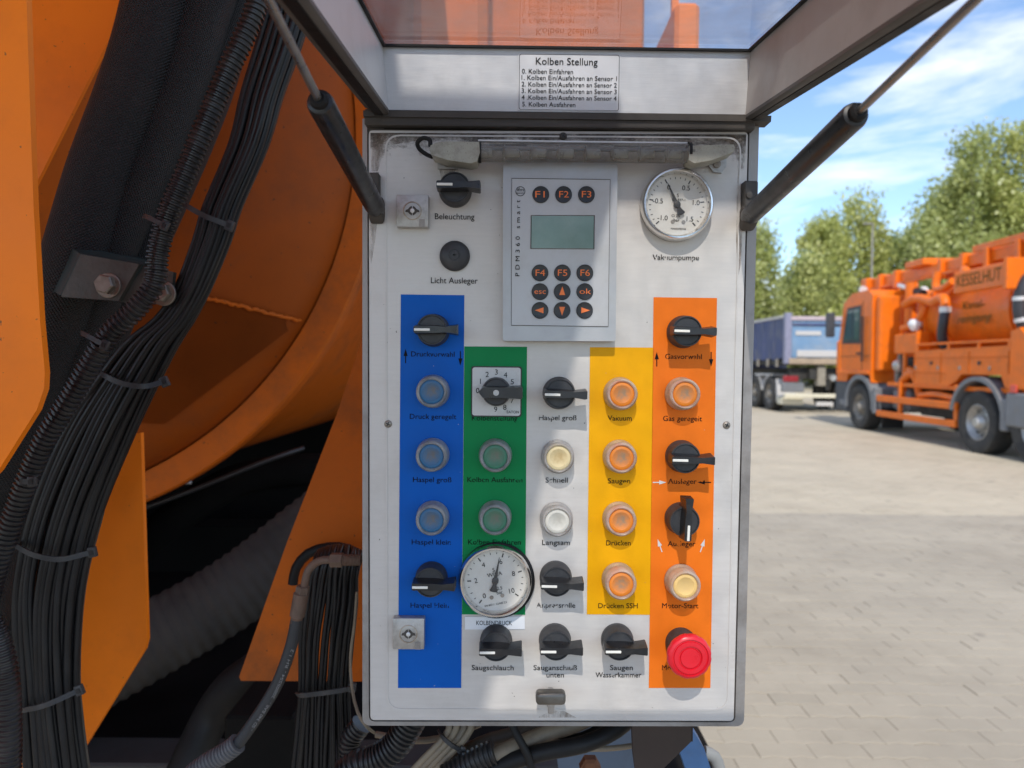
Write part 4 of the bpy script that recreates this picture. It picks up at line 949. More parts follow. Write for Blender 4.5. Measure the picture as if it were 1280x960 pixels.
# second bundle with the hydraulic hose in front
b2_ = empty('cable_bundle', at(402, 990, .82)); tag(b2_, 'narrow bundle of thin black cables hanging beside the cabinet edge', 'cable bundle')
rows2 = [(682, 396, 452), (700, 390, 451), (722, 384, 449), (754, 379, 449), (800, 374, 443), (860, 373, 437), (900, 370, 438), (960, 364, 440), (1010, 358, 444)]
for layer, (n, dy) in enumerate(((15, 0), (11, .009))):
    for i in range(n):
        t0 = (i + .5) / n; ph = rc.uniform(0, 6.3); amp = rc.uniform(.01, .03); pts = [at(rows2[0][1] + 15 + 36 * t0, 690, .93)]
        for k, (y, l, rr_) in enumerate(rows2):
            t = min(.98, max(.02, t0 + amp * math.sin(ph + k))); w = rr_ - l
            pts.append(at(l + w * t, y + (8 * (1 - math.sin(math.pi * t)) if k < 2 else 0), .83 - .014 * math.sin(math.pi * t) + dy + .003 * (i % 2) + (.03 if k == 0 else 0)))
        par(tube('cable', pts, .0025 * rc.choice((.9, 1, 1.15)), m_cable, n=8, step=.012), b2_)
strap([(371, 868, .83), (378, 869, .81), (405, 866, .805), (432, 862, .81), (438, 860, .815)], .81, 6, parent=b2_)
par(tube('grommet', [at(366, 730, .93), at(370, 710, .93), at(385, 692, .93), (at(410, 684, .93)), at(435, 686, .93), at(455, 700, .93)], .0065, m_rubber, n=12), trk)
hy = empty('hydraulic_hose', at(300, 926, .76)); tag(hy, 'black hydraulic hose hanging from a rusty elbow fitting beside the cabinet', 'hose')
m_rust = mat('rusted_fitting', (.17, .115, .085), .7, metal=.35, var=.3, scale=60, dirt=(.12, .045, .02), dscale=60, damt=.6, bump=.3, bscale=400)
Yh = .74
par(tube('elbow', [at(414, 700, Yh), at(404, 700, Yh), at(394, 704, Yh), at(385, 714, Yh), at(380, 734, Yh)], .0042, m_rust, n=14, step=.004), hy)
def nut(px, py, r, ln, ang, six=True):
    bm = new(); lathe(bm, [(r * .8, -ln / 2), (r, -ln / 2 + .001), (r, ln / 2 - .001), (r * .8, ln / 2)], 6 if six else 20, axis='x')
    M_ = Matrix.Rotation(-ang, 3, 'Y')
    for v in bm.verts: v.co = M_ @ v.co + at(px, py, Yh)
    return par(mk('fitting_nut' if six else 'crimp_sleeve', bm, m_rust, angle=25), hy)
nut(421, 700, .0078, .014, 0); nut(378, 738, .0072, .010, R(82)); nut(374, 756, .0078, .026, R(80), False); nut(371, 773, .0062, .012, R(78), False)
bm = new(); sweep(bm, [at(428 + k * .9, 700, Yh) for k in range(27)], lambda i, s: .0056 + .0006 * (i % 2), 16); par(mk('thread', bm, m_rust), hy)
hp = [(371, 774), (367, 795), (361, 817), (347, 854), (325, 891), (300, 926), (285, 942)]
par(tube('hose', [at(x, y, Yh) for x, y in hp], .0064, mat('hydraulic_rubber', (.028, .030, .033), .55, var=.2, scale=40), n=18), hy)
for s, x0, y0, x1, y1 in (('RH 1.2', 366, 812, 358, 835), ('20005554 -', 357, 839, 341, 873), ('- SD 340 BAR -', 338, 878, 314, 913)):
    a = at(x0, y0, Yh - .0066); b = at(x1, y1, Yh - .0066); d = (a - b); th_ = math.atan2(d.z, d.x)
    o = text(s, hy, 0, 0, h=.0030, width=d.length, mat_=mat('grey_hose_print', (.22, .22, .22), .6), loc=tuple((a + b) / 2 - hy.location), rot=(math.pi / 2, -th_, 0), name='lettering')
o = corrugated('corrugated_conduit', [at(x, y, Yh) for x, y in [(297, 929), (283, 940), (262, 952), (240, 968), (220, 990)]], .0105, .0040, mat('grey_conduit', (.10, .10, .105), .45, var=.25, dirt=(.04, .036, .03), dscale=40, damt=.5), n=22, depth=.14)
top(o, 'open end of a grey corrugated conduit with the hydraulic hose entering it', 'conduit')
o = tube('loose_wire', [at(446, 740, .80), at(443, 780, .80), at(438, 820, .80), at(440, 860, .79), at(447, 890, .77), at(458, 908, .76), at(468, 916, .78)], .0017, m_tan, n=8); top(o, 'thin tan wire hanging behind the lower corner of the cabinet', 'wire')

# ---- tangle under the cabinet
o = corrugated('corrugated_hose', [at(x, y, .74) for x, y in [(520, 890), (508, 912), (494, 932), (472, 948), (448, 955), (430, 968)]], .0155, .0052, m_cond, n=24, depth=.16); top(o, 'large black corrugated hose bending out below the cabinet corner', 'hose')
o = corrugated('corrugated_hose', [at(x, y, .80) for x, y in [(452, 905), (438, 925), (440, 950), (452, 985)]], .0125, .0048, m_cond, n=20, depth=.16); top(o, 'small black corrugated hose tucked behind the larger one below the cabinet corner', 'hose')
o = corrugated('corrugated_hose', [at(x, y, .72) for x, y in [(618, 940), (603, 946), (580, 958), (555, 972)]], .0125, .0050, m_cond, n=24, depth=.16); top(o, 'short corrugated sleeve on the thick tan cable under the cabinet', 'hose')
wb = empty('wire_bundle', at(540, 985, .74)); tag(wb, 'four tan wires tied together below the middle of the cabinet', 'cable bundle')
for i in range(4):
    par(tube('wire', [at(562 + i * 9.5, 890, .75), at(561 + i * 9, 912, .74), at(548 + i * 9, 930, .735), at(528 + i * 9, 950, .735), at(505 + i * 9, 975, .735)], .0036, m_tan, n=10), wb)
strap([(548, 914, .745), (554, 922, .728), (564, 931, .724), (575, 937, .728)], .73, 5, parent=wb)
def tb(pts, r, m, lb, nm='cable', cat='cable'):
    o = tube(nm, [at(*p) for p in pts], r, m, n=14); return top(o, lb, cat)
tb([(770, 880, .76), (720, 905, .75), (680, 918, .74), (640, 935, .73), (605, 950, .72)], .0085, m_tan, 'thick tan cable running into the corrugated sleeve below the cabinet')
tb([(740, 880, .77), (690, 900, .77), (640, 918, .765), (600, 930, .76), (540, 965, .75)], .0075, mat('dark_tan_jacket', (.10, .08, .06), .6, var=.3, dirt=(.03, .028, .02), damt=.5), 'dull brown cable behind the thick tan cable below the cabinet')
tb([(800, 885, .74), (770, 912, .73), (730, 930, .72), (680, 940, .72), (630, 955, .72), (580, 980, .72)], .0085, m_rubber, 'thick black cable crossing below the cabinet', 'cable')
tb([(790, 880, .76), (740, 918, .75), (690, 934, .74), (640, 955, .735), (600, 985, .73)], .0065, m_cable, 'black cable just behind the thick black one below the cabinet')
tb([(860, 900, .75), (838, 915, .75), (800, 930, .74), (755, 936, .73), (720, 934, .73), (690, 925, .74)], .0028, m_tan, 'thin tan wire looping towards the brown bracket', 'wire', 'wire')
tb([(600, 905, .78), (560, 920, .78), (520, 926, .78), (470, 918, .79)], .0035, m_tan, 'tan wire lying across behind the tied wires', 'wire', 'wire')
tb([(640, 905, .72), (648, 922, .715), (660, 945, .712), (668, 975, .712)], .0042, m_rubber, 'black strap wrapped down over the thick tan cable', 'strap', 'strap')
m_brk = mat('brown_bracket_paint', (.035, .022, .017), .55, var=.3, scale=14, dirt=(.07, .045, .03), damt=.5)
bk = plate_px('bracket_web', [(789, 880), (866, 880), (865, 926), (818, 972), (797, 985), (791, 940)], .69, .006, m_brk, .001)
bkr = empty('cabinet_bracket', at(828, 975, .70)); tag(bkr, 'dark brown steel bracket carrying the cabinet from below', 'bracket'); bk.parent = None; par(bk, bkr)
bm = new(); prism(bm, [at(865, 885, .69), at(866.5, 885, .69), at(866, 927, .69), at(864.5, 927, .69)], Vector((0, .16, 0))); par(mk('bracket_flange', bm, m_brk), bkr)
bx = empty('tool_box', at(760, 1010, .9)); tag(bx, 'blue grey painted metal box standing below the cabinet', 'box')
m_bg = mat('blue_grey_paint', (.10, .135, .19), .5, var=.12, scale=12, dirt=(.05, .05, .05), damt=.4)
bm = new(); prism(bm, [at(690, 905, .92), at(800, 905, .92), at(806, 1010, .92), at(705, 1010, .92)], Vector((.0, .12, 0))); bevel_all(bm, .003, 2, 40); par(mk('box_body', bm, m_bg), bx)
bm = new(); prism(bm, [at(690, 903, .915), at(800, 903, .915), at(800, 908, .915), at(690, 908, .915)], Vector((.0, .12, 0))); par(mk('box_rim', bm, m_bg), bx)
o = plate_px('blue_channel', [(852, 905), (868, 916), (880, 935), (893, 975), (905, 1010), (872, 1010), (862, 975), (848, 935)], .80, .03, mat('blue_steel_paint', (.075, .17, .34), .45, var=.2, scale=25, dirt=(.16, .16, .15), dscale=30, damt=.5), .002)
o.parent = None; o.matrix_parent_inverse = Matrix(); tag(o, 'scuffed blue steel channel sloping down behind the brown bracket', 'steel channel')
o = tube('grab_rail', [at(880, 940, .84), at(893, 946, .84), at(900, 965, .84), at(906, 1000, .84)], .0075, mat('pale_dusty_metal', (.30, .29, .26), .6, var=.2), n=16); tag(o, 'pale rounded metal rail beside the blue channel', 'rail')
bm = new(); lathe(bm, [(.012, 0), (.012, .010), (.009, .012), (0, .012)], 6)
for v in bm.verts: v.co += at(737, 955, .78)
o = mk('rusty_bolt', bm, mat('deep_rust', (.16, .06, .025), .8, var=.3, scale=60, bump=.3, bscale=300), angle=20); tag(o, 'rusty bolt head below the middle of the cabinet', 'bolt')
# ================================================================== the yard
import numpy as np
m_gr = mat('joint_sand', (.26, .23, .19), .95, var=.12, scale=3, bump=.3, bscale=60)
bm = new(); s = 1500
f = bm.faces.new([bm.verts.new(v) for v in ((-s, -s, -.003), (s, -s, -.003), (s, s, -.003), (-s, s, -.003))])
tag(mk('ground', bm, m_gr, angle=None), kind='structure')
def paver_mat(name, c):
    M = mat(name, c, .85, var=.07, scale=1.3, dirt=(c[0] * .62, c[1] * .60, c[2] * .58), dscale=.9, damt=.5, bump=.35, bscale=220, speck=((.16, .14, .12), 2.6, .70, .5))
    N, K = M.node_tree.nodes, M.node_tree.links; b = N['Principled BSDF']
    # everything in world metres, so that single stones and the joined ones match
    g = N.new('ShaderNodeNewGeometry')
    for n in list(N):
        if n.type == 'TEX_NOISE' :
            for l in list(n.inputs['Vector'].links): K.remove(l)
            K.new(g.outputs['Position'], n.inputs['Vector'])
    at_ = N.new('ShaderNodeAttribute'); at_.attribute_name = 'tint'
    src = b.inputs['Base Color'].links[0].from_socket
    v = N.new('ShaderNodeVectorMath'); v.operation = 'SCALE'; K.new(src, v.inputs[0]); K.new(at_.outputs['Fac'], v.inputs['Scale']); K.new(v.outputs[0], b.inputs['Base Color'])
    return M
m_pav = paver_mat('sunny_concrete_paver', (.45, .385, .285)); m_pav2 = paver_mat('shade_painted_paver', (.36, .312, .24))  # yard shadow painted into the stones: darker tone near, sunlit tone beyond
PL, PW = .20, .10; zz = .012
def paver_geo():
    """one stone: long sides zigzag, slanted short ends; top face bevelled"""
    g = .0007
    xs = [0, .05, .10, .15, .20]; off = [0, zz, 0, zz, 0]
    bot = [(x, o) for x, o in zip(xs, off)]; top_ = [(x, PW + o) for x, o in zip(xs, off)]
    ol = bot + top_[::-1]
    cx, cy = PL / 2, PW / 2 + zz / 2
    ins = lambda d: [(x + (min(d, .0012) if x < cx - .001 else -min(d, .0012) if x > cx + .001 else 0) * (1 if x in (0, .20) else 0), y + (d if y < cy else -d)) for x, y in ol]
    a, b = ins(g), ins(g + .0038)
    V_ = [(x, y, -.03) for x, y in a] + [(x, y, -.0016) for x, y in a] + [(x, y, 0) for x, y in b]
    n = 10; F_ = []
    for i in range(n):
        j = (i + 1) % n; F_ += [(i, j, n + j, n + i), (n + i, n + j, 2 * n + j, 2 * n + i)]
    t = [2 * n + i for i in range(n)]
    F_ += [(t[i], t[i + 1], t[8 - i], t[9 - i]) for i in range(4)]
    return np.array(V_, float), F_
PV, PF = paver_geo()
yard = empty('pavement', (3, 6, 0)); tag(yard, kind='structure')
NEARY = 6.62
def proj(p):
    d = Vector(p) - CAM; z = d.dot(fwd)
    return (CX + F * d.dot(rt) / z, CY - F * d.dot(upv) / z, z) if z > .1 else (None, None, None)
cells = []; ry = random.Random(5)
for j in range(8, 150):
    y = j * PW
    for i in range(-12, 70):
        x = i * PL + (PL / 4 * ((j * 2) % 4 if j % 2 else 0))
        cells.append((x, y))
vis = []
for k, (x, y) in enumerate(cells):
    a = proj((x + .1, y + .05, 0))
    if a[0] is not None and y < 7 and ((a[0] > 925 and a[0] < 1300 and 560 < a[1] < 985) or (a[0] > 700 and a[1] > 905 and a[1] < 975)): vis.append((a[2], k))
vis.sort(); ind = {k for _, k in vis[:300]}
variants = []
for q in range(10):
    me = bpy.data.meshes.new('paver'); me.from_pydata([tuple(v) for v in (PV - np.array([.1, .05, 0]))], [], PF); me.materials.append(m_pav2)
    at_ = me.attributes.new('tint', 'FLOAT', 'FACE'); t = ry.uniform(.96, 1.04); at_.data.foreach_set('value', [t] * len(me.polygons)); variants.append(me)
VV, FF, TT_, MI = [], [], [], []
for k, (x, y) in enumerate(cells):
    dz = ry.uniform(-.0018, .0018); tx, ty = ry.uniform(-.008, .008), ry.uniform(-.010, .010)
    if k in ind:
        o = bpy.data.objects.new('paver', ry.choice(variants)); col.objects.link(o); o.parent = yard
        o.location = (x + .1 - 3, y + .05 - 6, dz); o.rotation_euler = (ty, tx, 0); continue
    base = len(VV) * 30
    W_ = PV.copy(); W_[:, 2] += dz + (W_[:, 0] - .1) * -tx + (W_[:, 1] - .05) * ty; W_[:, 0] += x - 3; W_[:, 1] += y - 6
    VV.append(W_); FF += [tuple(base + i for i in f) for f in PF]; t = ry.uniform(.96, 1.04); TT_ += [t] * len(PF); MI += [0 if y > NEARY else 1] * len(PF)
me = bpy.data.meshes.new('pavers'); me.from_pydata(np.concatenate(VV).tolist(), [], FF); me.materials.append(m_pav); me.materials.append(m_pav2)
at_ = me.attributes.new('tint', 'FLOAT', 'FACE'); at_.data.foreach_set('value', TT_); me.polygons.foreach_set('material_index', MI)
o = bpy.data.objects.new('pavers', me); col.objects.link(o); o.parent = yard; o['kind'] = 'stuff'
# beyond 15 m the stones can no longer be told apart: a sheet of the same paving
bm = new(); q = [(-60, 15, 0), (90, 15, 0), (90, 70, 0), (-60, 70, 0)]; bm.faces.new([bm.verts.new(v) for v in q])
q = [(11.6, .8, 0), (40, .8, 0), (40, 15, 0), (11.6, 15, 0)]; 
o = mk('far_pavement', bm, m_pav, angle=None); tag(o, kind='structure')
a_ = o.data.attributes.new('tint', 'FLOAT', 'FACE'); a_.data.foreach_set('value', [1.0] * len(o.data.polygons))

# ================================================================== shared truck bits
m_tyre = mat('tyre_rubber', (.030, .029, .028), .85, var=.25, scale=12, dirt=(.12, .105, .085), dscale=5, damt=.45)
m_rim = mat('wheel_steel', (.42, .41, .39), .4, metal=.6, var=.2, scale=10, dirt=(.14, .12, .10), damt=.5)
m_rimdirty = mat('dusty_wheel_steel', (.26, .235, .20), .7, metal=.2, var=.25, scale=10, dirt=(.10, .08, .06), damt=.5)
m_grey = mat('grey_plastic_fender', (.16, .165, .175), .55, var=.15, scale=5, dirt=(.20, .18, .15), damt=.4)
m_darkgrey = mat('dark_bumper_plastic', (.045, .05, .06), .6, var=.2, scale=5, dirt=(.12, .11, .10), damt=.3)
m_tor = mat('truck_orange_paint', (.76, .155, .006), .4, spec=.3, var=.08, scale=2.5, dirt=(.32, .10, .03), damt=.45)
m_under = mat('dark_underbody', (.03, .028, .025), .8, var=.4, scale=4, dirt=(.10, .085, .06), damt=.5)
m_shinyglass = mat('cab_glass', (.05, .10, .11), .06, var=.1, scale=2, rvar=.02)
m_hose2 = mat('truck_hose', (.03, .03, .035), .5, var=.2, scale=9)
def wheel(parent, y, z=.5, r=.5, w=.30, x=0, rm=None, parts=True):
    o = empty('wheel', (x, y, z), parent=parent)
    bm = new(); lathe(bm, [(r * .56, 0), (r * .60, -.012), (r * .86, -.030), (r * .96, -.018), (r, .02), (r, w - .02), (r * .96, w + .01), (r * .58, w)], 56, axis='x', cap=False)
    for k in range(36):
        a = 2 * math.pi * k / 36
        box(bm, (w / 2, math.cos(a) * r * 1.004, math.sin(a) * r * 1.004), (w * .8, .03, .02), 0, None) if False else None
    mk('tyre', bm, m_tyre, o, angle=40)
    bm = new(); lathe(bm, [(r * .58, .0), (r * .55, -.006), (r * .52, .02), (r * .46, .07), (r * .42, .10), (r * .26, .085), (r * .24, .02), (r * .17, -.02), (r * .14, -.045), (0, -.05)], 40, axis='x', cap=False); rim = mk('rim', bm, rm or m_rim, o, angle=35)
    bm = new()
    for k in range(10):
        a = 2 * math.pi * k / 10; c = Vector((.075, math.cos(a) * r * .33, math.sin(a) * r * .33)); box(bm, c, (.03, .03, .03), .004)
    mk('wheel_nuts', bm, m_rimdirty, rim)
    bm = new()
    for k in range(10):
        a = 2 * math.pi * (k + .5) / 10; lathe(bm, [(.024, 0), (0, -.001)], 10, cx=math.cos(a) * r * .40, cz=math.sin(a) * r * .40, axis='x', cap=False)
    for v in bm.verts: v.co.x += .082
    mk('rim_holes', bm, m_needle, rim)
    return o
def pb(parent, name, x0, x1, y0, y1, z0, z1, m, bev=.015, rot=None, label=None):
    bm = new(); box(bm, (0, 0, 0), (abs(x1 - x0), abs(y1 - y0), abs(z1 - z0)), bev, rot)
    return mk(name, bm, m, parent, loc=((x0 + x1) / 2, (y0 + y1) / 2, (z0 + z1) / 2), label=label)
def profile(parent, name, pts, x0, x1, m, bev=.03, seg=2, label=None):
    bm = new(); prism(bm, [Vector((x0, y, z)) for y, z in pts], Vector((x1 - x0, 0, 0))); bevel_all(bm, bev, seg, 20)
    return mk(name, bm, m, parent, label=label)
def arch(parent, y, z, r0, r1, x0, x1, a0, a1, m, name='mudguard'):
    bm = new(); n = 18; P = []
    for k in range(n + 1):
        a = R(a0 + (a1 - a0) * k / n); P.append((y + math.cos(a), z + math.sin(a), math.cos(a), math.sin(a)))
    o_ = [(y + c * r1, z + s * r1) for _, _, c, s in P]; i_ = [(y + c * r0, z + s * r0) for _, _, c, s in P]
    for k in range(n):
        qd = [o_[k], o_[k + 1], i_[k + 1], i_[k]]
        vs = [bm.verts.new((x0, a, b)) for a, b in qd] + [bm.verts.new((x1, a, b)) for a, b in qd]
        for f in ((0, 1, 2, 3), (7, 6, 5, 4), (0, 4, 5, 1), (2, 6, 7, 3)): bm.faces.new([vs[i] for i in f])
    bmesh.ops.remove_doubles(bm, verts=bm.verts, dist=.0005)
    return mk(name, bm, m, parent, angle=40)

# ================================================================== orange vacuum truck across the yard
vt = empty('vacuum_truck', (7.6, 11.6, 0), (0, 0, -math.atan(.03)))
tag(vt, 'orange vacuum tanker truck with a boom on top parked across the yard', 'truck')
profile(vt, 'cab_body', [(3.70, 1.05), (3.70, 2.92), (3.9, 3.06), (4.7, 3.05), (5.12, 2.86), (5.34, 2.0), (5.42, 1.9), (5.42, 1.05), (4.9, 1.05), (4.82, 1.22), (3.78, 1.22), (3.74, 1.10)], 0, 2.45, m_tor, .05, 3)
win = profile(vt, 'side_window', [(4.30, 1.98), (4.30, 2.68), (4.88, 2.66), (5.06, 2.02)], -.012, .02, m_shinyglass, .01, 1)
profile(vt, 'window_frame', [(4.22, 1.90), (4.22, 2.76), (4.92, 2.74), (5.16, 1.92)], -.006, .015, m_needle, .01, 1)
for y0, y1, z0, z1 in ((4.13, 4.15, 1.25, 2.85), (4.15, 5.18, 1.26, 1.28), (3.3, 5.38, 1.62, 1.632)): pb(vt, 'door_seam', -.004, .02, max(y0, 3.75), y1, z0, z1, m_under, 0)
pb(vt, 'door_handle', -.03, .01, 4.22, 4.38, 1.66, 1.71, m_needle, .01)
pb(vt, 'window_divider', -.02, .01, 4.60, 4.63, 1.98, 2.66, m_needle, .004)
pb(vt, 'door_sill', -.03, .05, 3.78, 5.2, 1.22, 1.30, m_tor, .015); pb(vt, 'grab_handle', -.07, -.03, 4.02, 4.06, 1.5, 2.5, m_needle, .01); pb(vt, 'sun_visor', .1, 2.35, 5.05, 5.35, 2.82, 2.92, m_darkgrey, .02)
pb(vt, 'air_intake', .05, .5, 3.45, 3.68, 1.3, 2.9, m_tor, .04); pb(vt, 'corner_deflector', -.02, .1, 5.22, 5.44, 1.2, 2.0, m_tor, .03)
pb(vt, 'windscreen', .12, 2.33, 5.14, 5.36, 2.02, 2.72, m_shinyglass, .02, Matrix.Rotation(R(14), 3, 'X'))
pb(vt, 'bumper', -.01, 2.46, 4.80, 5.50, .34, 1.08, m_darkgrey, .05)
arch(vt, 4.2, .52, .60, .70, -.04, .5, -5, 185, m_grey)
pb(vt, 'cab_step', -.02, .4, 4.86, 5.2, .50, .62, m_grey, .01)
pb(vt, 'mudguard_skirt', -.04, .45, 3.42, 3.56, .40, .95, m_grey, .02)
pb(vt, 'mud_flap', 0, .45, 3.18, 3.22, .12, .55, m_rubber, .01)
wheel(vt, 4.2, .50, .50, rm=m_rimdirty); wheel(vt, 0, .50, .52); wheel(vt, -1.35, .50, .52)
wheel(vt, 4.2, .50, .50, x=2.1); wheel(vt, 0, .50, .52, x=2.0); wheel(vt, -1.35, .50, .52, x=2.0)
arch(vt, 0, .52, .66, .73, -.05, .6, 12, 172, m_grey); pb(vt, 'mudguard', -.05, .5, -2.0, -.74, .50, 1.02, m_grey, .03)
pb(vt, 'mudguard_skirt', -.04, .5, -.76, -.60, .42, .92, m_grey, .02)
mr = pb(vt, 'mirror', -.34, -.14, 5.22, 5.34, 2.08, 2.66, m_darkgrey, .03); pb(mr, 'mirror_arm', .06, .22, -.03, .03, -.02, .02, m_needle, .005)
pb(vt, 'roof_lamp_bar', .2, 2.2, 4.86, 4.92, 3.03, 3.06, m_tor, .008)
for x in (.32, .72, 1.7, 2.1):
    bm = new(); lathe(bm, [(0, -.01), (.09, -.01), (.10, .02), (.07, .08), (0, .10)], 20, axis='y', cap=False); mk('roof_lamp', bm, m_alu, vt, loc=(x, 4.84, 3.15), angle=40)
pb(vt, 'chassis_beam', .6, 1.0, -3, 5.0, .62, .98, m_under); pb(vt, 'chassis_beam', 1.5, 1.9, -3, 5.0, .62, .98, m_under)
pb(vt, 'air_tank', .12, .55, 2.45, 3.05, .50, .98, m_grey, .08); pb(vt, 'battery_box', .3, .9, 1.0, 2.3, .46, .9, m_under, .03)
# tank with ribs
bm = new(); pr = [(0, 2.72), (.35, 2.68), (.62, 2.56), (.72, 2.42), (.72, -2.8), (0, -2.9)]; lathe(bm, [(r_, h_) for r_, h_ in pr], 64, cx=1.02, cz=2.34, axis='y', cap=False); mk('tank', bm, m_tor, vt, angle=40)
for y in (2.2, 1.55, -.25, -1.6):
    bm = new(); lathe(bm, [(.70, y - .035), (.755, y - .03), (.755, y + .03), (.70, y + .035)], 64, cx=1.02, cz=2.34, axis='y', cap=False); mk('tank_rib', bm, m_tor, vt, angle=40)
pb(vt, 'tank_cradle', .35, 1.7, -2.6, 2.5, 1.50, 1.75, m_tor, .03)
# side lockers, deck rail and fin
profile(vt, 'side_locker', [(2.02, 1.70), (2.02, 1.08), (.92, 1.06), (.66, 1.16), (.50, 1.28), (-.52, 1.28), (-.62, 1.10), (-.78, 1.06), (-.78, 1.74)], .02, .5, m_tor, .015, 1)
for y in (2.0, 1.12, .30, -.70): pb(vt, 'locker_seam', .012, .03, y - .012, y + .012, 1.12 if y > .9 else 1.3, 1.66, m_orange_dirty, 0)
pb(vt, 'locker_seam', .012, .03, -.75, 1.98, 1.555, 1.572, m_orange_dirty, 0); pb(vt, 'locker_seam', .012, .03, .95, 1.98, 1.28, 1.295, m_orange_dirty, 0)
for y in (1.42, .02): pb(vt, 'locker_latch', .0, .03, y - .03, y + .03, 1.44, 1.50, m_needle, .005)
for y in (1.95, 1.2, .55, -.25):
    pb(vt, 'locker_hinge', .0, .03, y - .02, y + .02, 1.35, 1.42, m_rimdirty, .004)
pb(vt, 'deck_rail', .01, .05, -.8, 2.0, 1.80, 1.84, m_tor, .008)
for y in (1.9, .9, .05, -.7): pb(vt, 'rail_post', .01, .05, y - .03, y + .03, 1.70, 1.82, m_tor, .005)
profile(vt, 'side_fin', [(-.80, 1.08), (-.80, 1.95), (-1.0, 2.0), (-1.3, 1.7), (-1.3, 1.08)], -.03, .30, m_tor, .01, 1)
pb(vt, 'marker_lamp', -.05, 0, -.98, -.84, 1.02, 1.14, mat('red_white_marker', (.6, .08, .05), .4), .01)
pb(vt, 'deck', .05, 2.4, -3, 3.1, 1.0, 1.08, m_tor, .01)
# lower guard rails
for z0, z1 in ((.67, .80), (.36, .48)): pb(vt, 'guard_rail', -.02, .04, .58, 3.40, z0, z1, m_tor, .012)
for y in (.66, 2.55): pb(vt, 'guard_post', .02, .08, y - .05, y + .05, .36, 1.10, m_tor, .01)
# sign
sg = pb(vt, 'sign_board', -.02, .12, -.62, .74, 2.66, 3.03, m_tor, .02); sg['label'] = 'sign board reading KESSELHUT'
pb(vt, 'sign_bracket', -.06, .3, -.72, -.62, 2.60, 3.08, m_tor, .01)
m_olive = mat('olive_lettering', (.05, .06, .012), .6, spec=.1, var=.1)
RT = (math.pi / 2, 0, -math.pi / 2)
text('KESSELHUT', vt, 0, 0, h=.20, width=1.16, mat_=m_olive, loc=(-.024, .06, 2.85), rot=RT, name='lettering')
def arc_text(s, z, yc, wd, h):
    y_ = math.sqrt(max(0, .725 ** 2 - (z - 2.34) ** 2)); text(s, vt, 0, 0, h=h, width=wd, mat_=m_olive, loc=(1.02 - y_ - .012, yc, z), rot=(math.pi / 2 + math.asin((2.34 - z) / .725) * -1, 0, -math.pi / 2), name='lettering', shear=.25)
arc_text('Kanal-', 2.47, .70, .62, .15); arc_text('reinigung', 2.24, .66, .92, .15)
# boom
pb(vt, 'boom_beam', .62, .92, -3.2, 5.2, 3.22, 3.44, m_tor, .02); pb(vt, 'boom_rail', .56, .62, -3.2, 1.2, 3.44, 3.56, m_tor, .01); pb(vt, 'boom_rail', .56, .60, 1.4, 5.3, 3.16, 3.22, m_tor, .01)
pb(vt, 'boom_tip', .5, 1.0, 5.1, 5.4, 3.05, 3.46, m_tor, .03); pb(vt, 'boom_head', .45, 1.1, 2.6, 3.3, 3.42, 3.56, m_tor, .02); pb(vt, 'boom_head', .5, 1.0, -1.6, -.6, 3.42, 3.52, m_tor, .02)
for y in (4.6, 3.9, 2.2, 1.5, .8, 0., -.6): pb(vt, 'boom_bracket', .54, 1.0, y - .06, y + .06, 3.10, 3.48, m_tor, .01)
def vtube(name, pts, r, m, n=16): return tube(name, [Vector(p) for p in pts], r, m, vt, n, .05)
vtube('ram', [(.5, 3.6, 3.12), (.45, 2.9, 2.95)], .05, m_alu); vtube('ram_sleeve', [(.45, 2.95, 2.96), (.42, 2.5, 2.84)], .08, m_needle)
vtube('manifold_pipe', [(.3, 2.95, 2.66), (.25, 2.5, 2.74), (.22, 2.1, 2.70), (.2, 1.75, 2.62), (.18, 1.45, 2.66), (.15, 1.28, 2.60), (.14, 1.24, 2.42)], .085, m_tor)
vtube('manifold_pipe', [(.3, 2.2, 2.55), (.25, 2.25, 2.35), (.25, 2.5, 2.22), (.25, 2.9, 2.18)], .075, m_tor)
vtube('manifold_pipe', [(.4, 2.9, 3.1), (.4, 2.9, 2.3), (.4, 2.9, 1.8)], .12, m_tor)
vtube('manifold_pipe', [(.35, 1.9, 3.2), (.33, 1.9, 2.9), (.3, 1.6, 2.85), (.3, 1.3, 2.95)], .07, m_tor)
vtube('manifold_pipe', [(.5, 1.3, 3.15), (.4, 1.1, 3.1), (.4, .95, 2.9)], .08, m_tor)
vtube('drop_hose', [(.14, 1.24, 2.42), (.10, 1.22, 2.2), (.12, 1.28, 1.95), (.2, 1.3, 1.75)], .085, m_hose2)
vtube('hose_band', [(.14, 1.24, 2.48), (.14, 1.24, 2.38)], .098, m_alu)
vtube('drop_hose', [(.5, -.75, 2.95), (.22, -.72, 2.7), (.16, -.7, 2.35), (.22, -.72, 2.05), (.4, -.75, 1.85)], .10, m_hose2)
vtube('hose_band', [(.17, -.70, 2.48), (.17, -.70, 2.42)], .112, m_alu); vtube('hose_band', [(.19, -.71, 2.16), (.2, -.715, 2.10)], .112, m_alu)
pb(vt, 'valve_box', .1, .5, 2.08, 2.95, 1.66, 2.05, m_tor, .02); pb(vt, 'valve_box', .06, .3, 2.02, 2.10, 1.64, 2.08, m_tor, .01)
bm = new(); lathe(bm, [(.06, -.12), (.10, -.06), (.13, 0), (.13, .04), (.09, .10), (0, .12)], 20, axis='z'); mk('filter_dome', bm, m_sticker, vt, loc=(.2, 2.35, 2.22))
bm = new(); lathe(bm, [(0, -.12), (.13, -.10), (.13, .10), (0, .12)], 20, axis='y', cap=False); mk('silencer', bm, m_rim, vt, loc=(.2, 2.85, 1.42))
